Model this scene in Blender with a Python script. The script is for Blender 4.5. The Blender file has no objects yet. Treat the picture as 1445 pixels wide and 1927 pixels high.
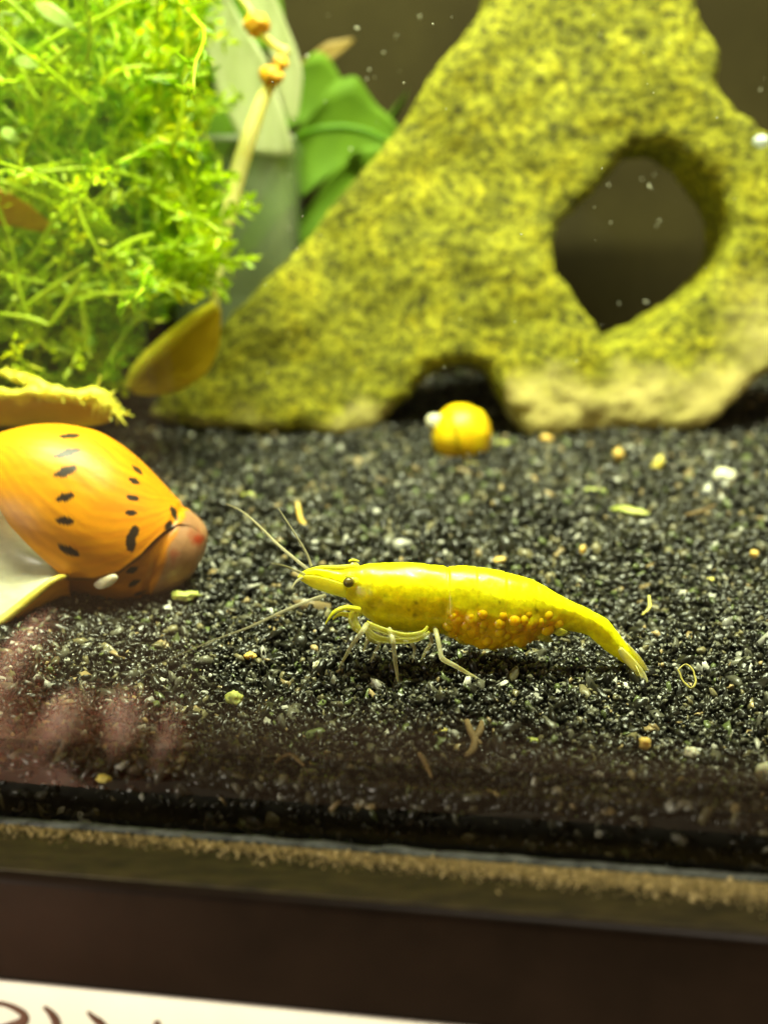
import bpy, bmesh, math, random
import numpy as np
from mathutils import Vector, Matrix, noise

# ------------------------------------------------------------------ units: code in cm, scene in metres
S = 0.01
R = math.radians
scene = bpy.context.scene
col = scene.collection
rng = np.random.default_rng(7)
random.seed(7)

# ------------------------------------------------------------------ camera
CAM_H, PITCH, HFOV = 2.64, R(12.0), R(40.0)
cam_d = bpy.data.cameras.new('camera')
cam = bpy.data.objects.new('camera', cam_d); col.objects.link(cam)
cam.location = (0, 0, CAM_H * S)
cam.rotation_euler = (R(90) - PITCH, 0, 0)
cam_d.sensor_fit = 'HORIZONTAL'; cam_d.sensor_width = 36.0
cam_d.lens = 18.0 / math.tan(HFOV / 2)
cam_d.clip_start = 0.001; cam_d.clip_end = 10.0
cam_d.dof.use_dof = True
cam_d.dof.focus_distance = 7.25 * S
cam_d.dof.aperture_fstop = 37.0
scene.camera = cam

# ------------------------------------------------------------------ world: dim brown room
w = bpy.data.worlds.new('World'); scene.world = w; w.use_nodes = True
bg = w.node_tree.nodes['Background']
bg.inputs[0].default_value = (1.0, 0.62, 0.32, 1); bg.inputs[1].default_value = 0.36

def area(name, loc, target, sx, sy, power, color):
    l = bpy.data.lights.new(name, 'AREA'); l.shape = 'RECTANGLE'; l.size = sx * S; l.size_y = sy * S
    l.energy = power; l.color = color
    o = bpy.data.objects.new(name, l); col.objects.link(o)
    o.location = Vector(loc) * S
    o.rotation_euler = (Vector(target) - Vector(loc)).to_track_quat('-Z', 'Y').to_euler()
    return o
area('aquarium_lamp', (0.5, 6.9, 20), (0.5, 7.6, 0), 16, 0.7, 1.75, (0.97, 1.0, 0.64))
area('low_fill_light', (-20, -6, 0), (-12, -11, -8), 6, 6, 0.85, (1.0, 0.86, 0.74))  # unseen light added low at left to brighten the hand and sign

area('high_fill_light', (5, -12, 46), (0, 6, 0), 26, 26, 0.75, (1.0, 0.90, 0.76))  # unseen soft fill added overhead to lift ledge, front gravel and snail

scene.view_settings.view_transform = 'Standard'
scene.view_settings.look = 'None'
scene.view_settings.exposure = 0.0
scene.view_settings.gamma = 1.0
scene.cycles.use_denoising = True
scene.cycles.max_bounces = 10
scene.cycles.transparent_max_bounces = 24
scene.cycles.sample_clamp_indirect = 4.0

# ------------------------------------------------------------------ measuring helpers
F = 722.5 / math.tan(HFOV / 2)
def ray(px, py):
    u = (px - 722.5) / F; v = -(py - 963.5) / F
    c, s = math.cos(PITCH), math.sin(PITCH)
    return np.array([u, c + v * s, -s + v * c])
def P(px, py, Y):
    d = ray(px, py); t = Y / d[1]
    return np.array([d[0] * t, Y, CAM_H + d[2] * t])
SL = 0.1174
def gz(y): return SL * (y - 6.8)
def G(px, py, up=0.0):
    d = ray(px, py)
    t = (CAM_H + SL * 6.8) / (SL * d[1] - d[2])
    p = np.array([0, 0, CAM_H]) + d * t
    p[2] += up
    return p
def to_px(v):
    v = np.asarray(v, float)
    c, s = math.cos(PITCH), math.sin(PITCH)
    x = v[..., 0]; y = v[..., 1]; z = v[..., 2] - CAM_H
    dep = y * c - z * s; upv = y * s + z * c
    return np.stack([722.5 + F * x / dep, 963.5 - F * upv / dep], -1)
def nz(p, sc, octv=3): return noise.fractal(Vector(p) * sc, 1.0, 2.0, octv)

# ------------------------------------------------------------------ object helpers
def tag(o, label=None, cat=None, group=None, kind=None):
    if label: o['label'] = label
    if cat: o['category'] = cat
    if group: o['group'] = group
    if kind: o['kind'] = kind
    return o
def empty(name, loc, label=None, cat=None, group=None):
    o = bpy.data.objects.new(name, None); col.objects.link(o)
    o.empty_display_size = 0.002
    o.location = Vector(loc) * S
    return tag(o, label, cat, group)
WORG = {}
def mesh_data(name, verts, faces, mat=None, smooth=True, colors=None):
    m = bpy.data.meshes.new(name)
    v = np.asarray(verts, float) * S
    m.from_pydata(v.tolist(), [], [tuple(int(i) for i in f) for f in faces] if not isinstance(faces, np.ndarray) else faces.tolist())
    if smooth: m.polygons.foreach_set('use_smooth', [True] * len(m.polygons))
    if colors is not None:
        a = m.color_attributes.new('tint', 'FLOAT_COLOR', 'POINT')
        c = np.asarray(colors, float)
        if c.shape[1] == 3: c = np.concatenate([c, np.ones((len(c), 1))], 1)
        a.data.foreach_set('color', c.ravel())
    if mat: m.materials.append(mat)
    m.update()
    return m
def world_loc(o):
    l = Vector(o.location)
    while o.parent: o = o.parent; l = l + Vector(o.location)
    return l
def mk(name, verts, faces, mat, parent=None, origin=None, smooth=True, colors=None, kind=None):
    """verts in world cm. Origin defaults to the base centre of the piece."""
    verts = np.asarray(verts, float)
    if origin is None:
        lo, hi = verts.min(0), verts.max(0)
        origin = np.array([(lo[0] + hi[0]) / 2, (lo[1] + hi[1]) / 2, lo[2]])
    origin = np.asarray(origin, float)
    m = mesh_data(name, verts - origin, faces, mat, smooth, colors)
    o = bpy.data.objects.new(name, m); col.objects.link(o)
    loc = Vector(origin) * S
    if parent is not None:
        o.parent = parent; loc = loc - world_loc(parent)
    o.location = loc
    if kind: o['kind'] = kind
    return o
def clone(name, src, pos, parent=None, rot=None, scale=None):
    o = bpy.data.objects.new(name, src.data if hasattr(src, 'data') else src); col.objects.link(o)
    loc = Vector(pos) * S
    if parent is not None:
        o.parent = parent; loc = loc - world_loc(parent)
    o.location = loc
    if rot: o.rotation_euler = rot
    if scale: o.scale = scale
    return o
def catmull(pts, n):
    pts = np.asarray(pts, float); k = len(pts)
    t = np.linspace(0, k - 1, n); i = np.clip(t.astype(int), 0, k - 2); f = (t - i)[:, None]
    p0 = pts[np.clip(i - 1, 0, k - 1)]; p1 = pts[i]; p2 = pts[i + 1]; p3 = pts[np.clip(i + 2, 0, k - 1)]
    return 0.5 * (2 * p1 + (p2 - p0) * f + (2 * p0 - 5 * p1 + 4 * p2 - p3) * f ** 2 + (3 * p1 - p0 - 3 * p2 + p3) * f ** 3)
def grid_faces(nu, nv, wrap=False, base=0):
    f = []
    for i in range(nu - 1):
        for j in range(nv if wrap else nv - 1):
            j2 = (j + 1) % nv
            f.append((base + i * nv + j, base + i * nv + j2, base + (i + 1) * nv + j2, base + (i + 1) * nv + j))
    return f
def tube(pts, radii, n=None, seg=10, flat=1.0):
    pts = np.asarray(pts, float)
    if n: 
        radii = np.interp(np.linspace(0, 1, n), np.linspace(0, 1, len(radii)), radii); pts = catmull(pts, n)
    else:
        radii = np.interp(np.linspace(0, 1, len(pts)), np.linspace(0, 1, len(radii)), radii)
    tg = np.gradient(pts, axis=0); tg /= np.linalg.norm(tg, axis=1)[:, None] + 1e-12
    up = np.array([0, 0, 1.0]) if abs(tg[0][2]) < 0.9 else np.array([0, 1.0, 0])
    V = []
    nrm = np.cross(tg[0], up); nrm /= np.linalg.norm(nrm)
    for k in range(len(pts)):
        nrm = nrm - tg[k] * np.dot(nrm, tg[k]); nrm /= np.linalg.norm(nrm)
        b = np.cross(tg[k], nrm)
        for j in range(seg):
            a = 2 * math.pi * j / seg
            V.append(pts[k] + radii[k] * (nrm * math.cos(a) * flat + b * math.sin(a)))
    Fc = grid_faces(len(pts), seg, True)
    V.append(pts[0]); V.append(pts[-1]); c0, c1 = len(V) - 2, len(V) - 1; b1 = (len(pts) - 1) * seg
    for j in range(seg):
        Fc.append((c0, (j + 1) % seg, j)); Fc.append((c1, b1 + j, b1 + (j + 1) % seg))
    return np.array(V), Fc
def sheet(line, halfw, side, normal, n=24, m=7, cup=0.0, thick=0.012, ripple=0.0, seed=0):
    """a leaf blade: line = midline points, halfw = half widths, side = sideways dir, normal = face dir"""
    L = catmull(line, n); W = np.interp(np.linspace(0, 1, n), np.linspace(0, 1, len(halfw)), halfw)
    side = np.asarray(side, float); side /= np.linalg.norm(side)
    normal = np.asarray(normal, float); normal /= np.linalg.norm(normal)
    r = np.random.default_rng(seed)
    ph = r.uniform(0, 6.3, 4)
    top, bot = [], []
    for k in range(n):
        for j in range(m):
            s = -1 + 2 * j / (m - 1)
            q = L[k] + side * s * W[k] + normal * (cup * s * s * W[k] + ripple * math.sin(k * 0.55 + ph[0] + 2 * s) * s)
            e = thick * (1 - 0.7 * abs(s))
            top.append(q + normal * e); bot.append(q - normal * e)
    V = np.array(top + bot); Fc = grid_faces(n, m); nn = n * m
    Fc += [tuple(reversed([a + nn for a in f])) for f in grid_faces(n, m)]
    ring = [j for j in range(m)] + [k * m + m - 1 for k in range(1, n)] + [(n - 1) * m + j for j in range(m - 2, -1, -1)] + [k * m for k in range(n - 2, 0, -1)]
    for a, b in zip(ring, ring[1:] + ring[:1]): Fc.append((b, a, a + nn, b + nn))
    return V, Fc
def ico(sub):
    bm = bmesh.new(); bmesh.ops.create_icosphere(bm, subdivisions=sub, radius=1.0)
    v = np.array([x.co[:] for x in bm.verts]); f = np.array([[q.index for q in x.verts] for x in bm.faces]); bm.free()
    return v, f
ICO = {k: ico(k) for k in (1, 2, 3, 4)}
def blob(c, size, seed, amp=0.25, sub=3, freq=1.3, rot=0.0, tilt=0.0):
    v, f = ICO[sub]
    off = Vector((seed * 3.7, seed * 1.3, seed * 7.1))
    k = np.array([1 + amp * noise.fractal(Vector(p) * freq + off, 1.0, 2.0, 3) for p in v])
    q = v * k[:, None] * np.asarray(size)
    c1, s1 = math.cos(rot), math.sin(rot)
    q = np.stack([q[:, 0] * c1 - q[:, 1] * s1, q[:, 0] * s1 + q[:, 1] * c1, q[:, 2]], 1)
    c2, s2 = math.cos(tilt), math.sin(tilt)
    q = np.stack([q[:, 0] * c2 + q[:, 2] * s2, q[:, 1], -q[:, 0] * s2 + q[:, 2] * c2], 1)
    return q + np.asarray(c), f

# ------------------------------------------------------------------ materials
def new_mat(name):
    m = bpy.data.materials.new(name); m.use_nodes = True
    nt = m.node_tree; nt.nodes.clear()
    out = nt.nodes.new('ShaderNodeOutputMaterial'); b = nt.nodes.new('ShaderNodeBsdfPrincipled')
    nt.links.new(b.outputs[0], out.inputs[0])
    return m, nt, b, out
def ramp(nt, stops):
    r = nt.nodes.new('ShaderNodeValToRGB'); e = r.color_ramp.elements
    while len(e) < len(stops): e.new(0.5)
    for k, (p, c) in enumerate(stops): e[k].position = p; e[k].color = (*c, 1)
    return r
def tex_noise(nt, scale, detail=4, rough=0.6, stretch=None, dist=0.0):
    tc = nt.nodes.new('ShaderNodeTexCoord'); n = nt.nodes.new('ShaderNodeTexNoise')
    mp = nt.nodes.new('ShaderNodeMapping')
    mp.inputs['Scale'].default_value = stretch or (1, 1, 1)
    nt.links.new(tc.outputs['Object'], mp.inputs[0]); nt.links.new(mp.outputs[0], n.inputs['Vector'])
    n.inputs['Scale'].default_value = scale; n.inputs['Detail'].default_value = detail
    n.inputs['Roughness'].default_value = rough; n.inputs['Distortion'].default_value = dist
    return n
def add_bump(nt, b, height, strength, dist):
    bp = nt.nodes.new('ShaderNodeBump'); bp.inputs['Strength'].default_value = strength
    bp.inputs['Distance'].default_value = dist
    nt.links.new(height, bp.inputs['Height']); nt.links.new(bp.outputs[0], b.inputs['Normal'])
def simple(name, c1, c2=None, scale=300, rough=0.5, sss=0.0, sss_r=0.001, spec=0.5, bump=0.0, bump_d=0.0003, lo=0.35, hi=0.65, transl=0.0, clear=0.0, stretch=None, sssr=(1, .7, .3)):
    m, nt, b, out = new_mat(name)
    b.inputs['Base Color'].default_value = (*c1, 1); b.inputs['Roughness'].default_value = rough
    b.inputs['Specular IOR Level'].default_value = spec
    colout = None
    if c2 is not None or bump:
        n = tex_noise(nt, scale, stretch=stretch)
        if c2 is not None:
            r = ramp(nt, [(lo, c1), (hi, c2)]); nt.links.new(n.outputs['Fac'], r.inputs[0])
            nt.links.new(r.outputs[0], b.inputs['Base Color']); colout = r.outputs[0]
        if bump: add_bump(nt, b, n.outputs['Fac'], bump, bump_d)
    if sss:
        b.inputs['Subsurface Weight'].default_value = sss; b.inputs['Subsurface Scale'].default_value = sss_r
        b.inputs['Subsurface Radius'].default_value = sssr
    last = b.outputs[0]
    if transl:
        t = nt.nodes.new('ShaderNodeBsdfTranslucent'); mx = nt.nodes.new('ShaderNodeMixShader'); mx.inputs[0].default_value = transl
        t.inputs[0].default_value = (*c1, 1)
        if colout: nt.links.new(colout, t.inputs[0])
        nt.links.new(last, mx.inputs[1]); nt.links.new(t.outputs[0], mx.inputs[2]); last = mx.outputs[0]
    if clear:
        t = nt.nodes.new('ShaderNodeBsdfTransparent'); mx = nt.nodes.new('ShaderNodeMixShader'); mx.inputs[0].default_value = clear
        nt.links.new(last, mx.inputs[1]); nt.links.new(t.outputs[0], mx.inputs[2]); last = mx.outputs[0]
    nt.links.new(last, out.inputs[0])
    return m
def tinted(name, rough=0.4, sss=0.0, sss_r=0.001, spec=0.5, transl=0.0, bump=0.0, bump_scale=800, bump_d=0.0002, vary=0.0, coat=0.0):
    m, nt, b, out = new_mat(name)
    a = nt.nodes.new('ShaderNodeAttribute'); a.attribute_name = 'tint'
    c = a.outputs['Color']
    if vary:
        n = tex_noise(nt, bump_scale)
        mx = nt.nodes.new('ShaderNodeMix'); mx.data_type = 'RGBA'; mx.blend_type = 'MULTIPLY'
        mx.inputs[0].default_value = 1.0
        r = ramp(nt, [(0.3, (1 - vary,) * 3), (0.7, (1 + vary * .3,) * 3)]); nt.links.new(n.outputs['Fac'], r.inputs[0])
        nt.links.new(c, mx.inputs['A']); nt.links.new(r.outputs[0], mx.inputs['B']); c = mx.outputs['Result']
    nt.links.new(c, b.inputs['Base Color'])
    b.inputs['Roughness'].default_value = rough; b.inputs['Specular IOR Level'].default_value = spec
    b.inputs['Coat Weight'].default_value = coat
    if sss:
        b.inputs['Subsurface Weight'].default_value = sss; b.inputs['Subsurface Scale'].default_value = sss_r
        b.inputs['Subsurface Radius'].default_value = (1, .8, .25)
    if bump:
        n = tex_noise(nt, bump_scale); add_bump(nt, b, n.outputs['Fac'], bump, bump_d)
    if transl:
        t = nt.nodes.new('ShaderNodeBsdfTranslucent'); mx = nt.nodes.new('ShaderNodeMixShader'); mx.inputs[0].default_value = transl
        nt.links.new(c, t.inputs[0]); nt.links.new(b.outputs[0], mx.inputs[1]); nt.links.new(t.outputs[0], mx.inputs[2])
        nt.links.new(mx.outputs[0], out.inputs[0])
    return m
def clear_mat(name, tint=(1, 1, 1), refl=1.0, haze=0.0, haze_col=(.5, .55, .5), ior=1.5, rough=0.0):
    m, nt, b, out = new_mat(name); nt.nodes.remove(b)
    t = nt.nodes.new('ShaderNodeBsdfTransparent'); t.inputs[0].default_value = (*tint, 1)
    g = nt.nodes.new('ShaderNodeBsdfGlossy'); g.inputs['Roughness'].default_value = rough
    fr = nt.nodes.new('ShaderNodeFresnel'); fr.inputs['IOR'].default_value = ior
    # the Fresnel node inverts the index on back faces; a thin pane reflects alike from both sides
    ge = nt.nodes.new('ShaderNodeNewGeometry'); mi = nt.nodes.new('ShaderNodeMix'); mi.data_type = 'FLOAT'
    mi.inputs['A'].default_value = ior; mi.inputs['B'].default_value = 1.0 / ior
    nt.links.new(ge.outputs['Backfacing'], mi.inputs['Factor']); nt.links.new(mi.outputs['Result'], fr.inputs['IOR'])
    base = t.outputs[0]
    if haze:
        d = nt.nodes.new('ShaderNodeBsdfDiffuse'); d.inputs[0].default_value = (*haze_col, 1)
        tl = nt.nodes.new('ShaderNodeBsdfTranslucent'); tl.inputs[0].default_value = (*haze_col, 1)
        m0 = nt.nodes.new('ShaderNodeMixShader'); m0.inputs[0].default_value = 0.5
        nt.links.new(d.outputs[0], m0.inputs[1]); nt.links.new(tl.outputs[0], m0.inputs[2])
        m1 = nt.nodes.new('ShaderNodeMixShader'); m1.inputs[0].default_value = haze
        nt.links.new(base, m1.inputs[1]); nt.links.new(m0.outputs[0], m1.inputs[2]); base = m1.outputs[0]
    mx = nt.nodes.new('ShaderNodeMixShader')
    nt.links.new(fr.outputs[0], mx.inputs[0]); nt.links.new(base, mx.inputs[1]); nt.links.new(g.outputs[0], mx.inputs[2])
    nt.links.new(mx.outputs[0], out.inputs[0])
    return m

M = {}
M['gravel'] = tinted('black_gravel', rough=0.3, spec=0.5, bump=0.5, bump_scale=2500, bump_d=0.0001)
M['bed'] = simple('gravel_bed', (.012, .012, .009), (.03, .03, .02), 900, 0.8)
M['shrimp'] = tinted('yellow_shell', rough=0.34, sss=0.9, sss_r=0.0017, spec=0.35, bump=0.25, bump_scale=2600, bump_d=0.00008, vary=0.3, coat=0.1)
M['leg'] = simple('clear_yellow_leg', (.55, .5, .2), (.75, .72, .42), 900, 0.25, sss=0.3, sss_r=0.0006, clear=0.6)
M['limb'] = simple('yellow_limb', (.70, .64, .02), (.82, .77, .07), 900, 0.3, sss=0.6, sss_r=0.0008, clear=0.25)
M['fold'] = simple('clear_yellow_limb', (.44, .42, .02), (.62, .58, .06), 900, 0.3, sss=0.3, sss_r=0.0008, clear=0.52)
M['antenna'] = simple('pale_antenna', (.40, .36, .2), (.52, .48, .3), 700, 0.4, clear=0.5)
M['eye'] = simple('brown_eye', (.07, .05, .008), (.14, .10, .02), 4000, 0.12, spec=0.6)
M['egg'] = simple('orange_egg', (.95, .42, .001), (.96, .55, .002), 900, 0.3, sss=0.9, sss_r=0.0009, spec=0.4)
M['fan'] = simple('clear_tail', (.8, .72, .12), (.9, .85, .4), 900, 0.3, sss=0.4, sss_r=0.0006, clear=0.5)
_nt = M['shrimp'].node_tree; _a = [n for n in _nt.nodes if n.type == 'ATTRIBUTE'][0]; _b = [n for n in _nt.nodes if n.type == 'BSDF_PRINCIPLED'][0]; _o = [n for n in _nt.nodes if n.type == 'OUTPUT_MATERIAL'][0]
_t = _nt.nodes.new('ShaderNodeBsdfTransparent'); _t.inputs[0].default_value = (1, .93, .4, 1); _m = _nt.nodes.new('ShaderNodeMixShader')
_nt.links.new(_a.outputs['Alpha'], _m.inputs[0]); _nt.links.new(_t.outputs[0], _m.inputs[1]); _nt.links.new(_b.outputs[0], _m.inputs[2]); _nt.links.new(_m.outputs[0], _o.inputs[0])
M['shell'] = tinted('snail_shell', rough=0.4, sss=0.35, sss_r=0.0014, spec=0.35, bump=0.12, bump_scale=600, bump_d=0.0002, vary=0.10)
M['nacre'] = simple('white_nacre', (.42, .41, .29), (.62, .60, .45), 260, 0.3, sss=0.4, sss_r=0.0012, stretch=(1, 1, 3))
M['lip'] = simple('yellow_lip', (.48, .40, .04), (.70, .62, .16), 420, 0.45, sss=0.3, sss_r=0.001, bump=.5)
M['barnacle'] = simple('white_egg_case', (.75, .6, .38), (.85, .8, .6), 900, 0.5, sss=.3)
M['rock'] = None
M['yellow_stem'] = simple('yellow_stem', (.92, .84, .2), (.97, .93, .4), 250, 0.4, sss=.2, sss_r=0.001, transl=.3)
M['orange_node'] = simple('orange_node', (.7, .33, .01), (.8, .45, .02), 500, 0.5, sss=.3)
M['dead_leaf'] = simple('amber_leaf', (.66, .48, .005), (.82, .64, .01), 130, 0.5, transl=.5, bump=.3)
M['rib'] = simple('yellow_rib', (.95, .82, .02), (.97, .88, .05), 400, 0.45, sss=.3, transl=.2)
M['frayed'] = simple('frayed_yellow', (.88, .78, .02), (.9, .85, .1), 700, 0.5, sss=.4, sss_r=.001, bump=.6, bump_d=.0004)
M['green_leaf'] = simple('green_leaf', (.12, .25, .002), (.17, .33, .003), 120, 0.75, transl=.4)
M['bright_rib'] = simple('bright_green_rib', (.16, .38, .004), (.22, .44, .01), 200, 0.4, transl=.3)
M['pale_leaf'] = simple('pale_leaf', (.5, .55, .25), (.65, .68, .4), 140, 0.4, transl=.4, clear=.25, stretch=(3, 3, .4))
M['moss'] = tinted('moss', rough=0.4, transl=0.5, spec=.4)
M['moss_stem'] = simple('moss_stem', (.55, .78, .01), (.7, .85, .05), 300, .35, transl=.3)
M['cup'] = clear_mat('clear_plastic', (.80, .84, .76), haze=.36, haze_col=(.55, .62, .42), rough=.1)
M['glass'] = clear_mat('front_glass', (.96, .985, .965), ior=1.52)
M['frame'] = simple('black_plastic', (.012, .008, .005), (.02, .013, .008), 200, 0.28, spec=.32, bump=.06)
M['rim'] = simple('shade_bar_black', (.012, .011, .01), (.02, .018, .016), 200, 0.4)  # for the added bar that shades the front gravel
M['ledge'] = simple('dusty_ledge', (.026, .025, .010), (.10, .088, .028), 700, 0.6, bump=.4, lo=.3, hi=.7, stretch=(.6, 2, 2))
M['dust'] = tinted('golden_dust', rough=.8, spec=.2)
M['seal'] = simple('bluish_seal', (.03, .045, .04), (.22, .28, .25), 1400, 0.4, bump=.4, stretch=(.5, 1, 1))
M['paper'] = simple('white_paper', (.80, .77, .72), (.84, .82, .77), 200, 0.6)
M['ink'] = simple('brown_ink', (.16, .075, .045), (.26, .14, .09), 600, 0.6)
M['wall'] = simple('dark_back_wall', (.026, .020, .006), (.038, .030, .009), 60, 0.8, spec=.1)
M['speck'] = simple('white_speck', (.5, .5, .38), None, rough=.5, clear=.2)
M['bubble'] = simple('bubble', (.75, .85, .85), (.85, .9, .9), 500, rough=.1, clear=.3)
M['flake_green'] = simple('flake_green', (.42, .48, .09), (.6, .62, .2), 500, 0.6, sss=.3, transl=.1, bump=.4)
M['flake_yellow'] = simple('flake_yellow', (.68, .55, .08), (.8, .72, .2), 600, 0.5, sss=.3, bump=.4)
M['flake_orange'] = simple('flake_orange', (.7, .42, .07), (.8, .6, .2), 600, 0.5, sss=.3, bump=.4)
M['flake_pale'] = simple('flake_pale', (.62, .6, .42), (.78, .78, .62), 600, 0.5, sss=.3, bump=.4)
M['olive'] = simple('olive', (.2, .17, .03), (.32, .28, .06), 700, .5)
M['twig'] = simple('twig', (.13, .085, .03), (.22, .15, .06), 900, .7, bump=.5)
def plate_mat():
    m, nt, b, out = new_mat('brood_skin'); a = nt.nodes.new('ShaderNodeAttribute'); a.attribute_name = 'tint'
    n = tex_noise(nt, 900); r = ramp(nt, [(.35, (.70, .58, .001)), (.65, (.84, .70, .002))]); nt.links.new(n.outputs['Fac'], r.inputs[0]); nt.links.new(r.outputs[0], b.inputs['Base Color'])
    b.inputs['Roughness'].default_value = .4; b.inputs['Specular IOR Level'].default_value = .25
    t = nt.nodes.new('ShaderNodeBsdfTransparent'); t.inputs[0].default_value = (1, .93, .55, 1); mx = nt.nodes.new('ShaderNodeMixShader')
    nt.links.new(a.outputs['Fac'], mx.inputs[0]); nt.links.new(t.outputs[0], mx.inputs[1]); nt.links.new(b.outputs[0], mx.inputs[2]); nt.links.new(mx.outputs[0], out.inputs[0])
    return m
M['plate'] = plate_mat()
M['skin'] = simple('skin', (.62, .33, .22), (.7, .42, .3), 150, .5, sss=.25, sss_r=.004, sssr=(1, .35, .2))

# ------------------------------------------------------------------ setting: gravel bed, back wall
yy = np.linspace(4.2, 21, 160); xx = np.linspace(-11, 11, 200)
GX, GY = np.meshgrid(xx, yy, indexing='ij')
KT = math.tan(R(8.4))                                  # the glass runs 8.4 degrees off the view's cross direction
def glass_y(x, off=0.0): return 5.2 - x * KT + off      # outer face
GLT = 0.30                                              # pane thickness
GYc = np.maximum(GY, glass_y(GX, GLT + 0.03))
GZ = gz(GYc) - 0.10 + .04 * np.sin(GX * 2.1 + GYc) + .02 * np.sin(GX * 6.1 - GYc * 4.0) + .03 * np.sin(GYc * 3.3 - GX * 1.7)
GZ[:, 0] = -1.7
bedv = np.stack([GX, GYc, GZ], -1).reshape(-1, 3)
bed = mk('gravel_bed', bedv, grid_faces(200, 160), M['bed']); tag(bed, 'dark bed under the black gravel', 'ground', kind='structure')
wl = 17.5
wv = np.array([[-16, wl, -1], [16, wl, -1], [16, wl, 14], [-16, wl, 14], [-16, wl + .5, -1], [16, wl + .5, -1], [16, wl + .5, 14], [-16, wl + .5, 14]], float)
BOXF = [(0, 1, 2, 3), (7, 6, 5, 4), (0, 4, 5, 1), (1, 5, 6, 2), (2, 6, 7, 3), (3, 7, 4, 0)]
bw = mk('back_wall', wv, BOXF, M['wall'], smooth=False); tag(bw, 'dark brown back wall of the tank', 'wall', kind='structure')

# grains of black gravel, as one uncountable mass
def grains(centres, size, sub, seed):
    r = np.random.default_rng(seed); n = len(centres)
    v, f = ICO[sub]
    a = r.normal(size=(n, 4)); a /= np.linalg.norm(a, axis=1)[:, None]
    w_, x, y, z = a.T
    Rm = np.stack([np.stack([1 - 2 * (y*y + z*z), 2 * (x*y - z*w_), 2 * (x*z + y*w_)], -1),
                   np.stack([2 * (x*y + z*w_), 1 - 2 * (x*x + z*z), 2 * (y*z - x*w_)], -1),
                   np.stack([2 * (x*z - y*w_), 2 * (y*z + x*w_), 1 - 2 * (x*x + y*y)], -1)], 1)
    sc = np.stack([r.uniform(.85, 1.75, n), r.uniform(.5, 1.0, n), r.uniform(.3, .8, n)], -1) * size[:, None]
    jit = np.clip(1 + r.normal(0, .24, (n, len(v))), .4, 1.7)
    q = v[None] * jit[..., None] * sc[:, None, :]
    q = np.einsum('nij,nvj->nvi', Rm, q) + centres[:, None, :]
    faces = f[None] + (np.arange(n) * len(v))[:, None, None]
    c = np.empty((n, 3)); k = r.uniform(size=n)
    g = r.uniform(.003, .018, n)[:, None]
    c[:] = g * np.array([1.0, .97, .58])
    m_ = k > .74; c[m_] = r.uniform(.03, .14, m_.sum())[:, None] * np.array([1, .97, .68])
    m_ = k > .88; c[m_] = r.uniform(.08, .2, m_.sum())[:, None] * np.array([1, .88, .45])
    m_ = k > .93; c[m_] = r.uniform(.06, .16, m_.sum())[:, None] * np.array([.8, 1, .35])
    m_ = k > .965; c[m_] = r.uniform(.25, .55, m_.sum())[:, None] * np.array([1, .98, .85])
    m_ = k > .985; c[m_] = r.uniform(.2, .4, m_.sum())[:, None] * np.array([1, .75, .35])
    return q.reshape(-1, 3), faces.reshape(-1, 3), np.repeat(c, len(v), 0)
def scatter(y0, y1, step, jitter, lift, seed, front=False):
    r = np.random.default_rng(seed)
    ys = np.arange(y0, y1, step); out = []
    for y in ys:
        hw = .364 * y * 1.06 + 1.4
        xs = np.arange(-hw, hw, step)
        p = np.stack([xs + r.uniform(-jitter, jitter, len(xs)), y + r.uniform(-jitter, jitter, len(xs)), np.zeros(len(xs))], -1)
        out.append(p)
    p = np.concatenate(out)
    p = p[p[:, 1] > glass_y(p[:, 0], GLT + 0.05)]
    und = .04 * np.sin(p[:, 0] * 2.1 + p[:, 1]) + .02 * np.sin(p[:, 0] * 6.1 - p[:, 1] * 4.0) + .03 * np.sin(p[:, 1] * 3.3 - p[:, 0] * 1.7)
    p[:, 2] = gz(p[:, 1]) + und + lift + r.uniform(-.022, .022, len(p))
    return p
parts = []
for (y0, y1, step, sub, lift, sz, seed) in ((4.3, 8.6, .05, 1, -.045, .034, 1), (4.3, 8.6, .055, 2, -.014, .025, 2), (4.3, 8.8, .13, 2, .004, .022, 5), (4.3, 8.8, .06, 1, .0, .013, 8),
                                            (8.6, 18, .07, 1, -.04, .046, 3), (8.6, 15.5, .10, 1, -.008, .034, 4)):
    c = scatter(y0, y1, step, step * .55, lift, seed)
    s_ = np.random.default_rng(seed + 50).lognormal(0, .32, len(c)) * sz
    parts.append(grains(c, s_, sub, seed + 100))
# the mass goes on down the inside of the front glass
r_ = np.random.default_rng(77); nx = 4200
xs = r_.uniform(-4.6, 4.6, nx); dp = r_.uniform(0, .75, nx)
c = np.stack([xs, glass_y(xs, GLT + .05) + r_.uniform(0, .03, nx), gz(glass_y(xs, GLT + .05)) - dp], -1)
parts.append(grains(c, r_.lognormal(0, .25, nx) * .042, 1, 178))
V, Fc, C, base = [], [], [], 0
for v, f, c in parts:
    V.append(v); Fc.append(f + base); C.append(c); base += len(v)
gv = np.concatenate(V); gf = np.concatenate(Fc); gc = np.concatenate(C)
gm = bpy.data.meshes.new('gravel')
gm.vertices.add(len(gv)); gm.vertices.foreach_set('co', (gv * S).ravel())
gm.loops.add(gf.size); gm.loops.foreach_set('vertex_index', gf.ravel().astype(np.int32))
gm.polygons.add(len(gf)); gm.polygons.foreach_set('loop_start', np.arange(0, gf.size, 3, dtype=np.int32))
gm.update(calc_edges=True)
ca = gm.color_attributes.new('tint', 'FLOAT_COLOR', 'POINT')
ca.data.foreach_set('color', np.concatenate([gc, np.ones((len(gc), 1))], 1).ravel())
gm.materials.append(M['gravel'])
go = bpy.data.objects.new('gravel', gm); col.objects.link(go)
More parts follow.
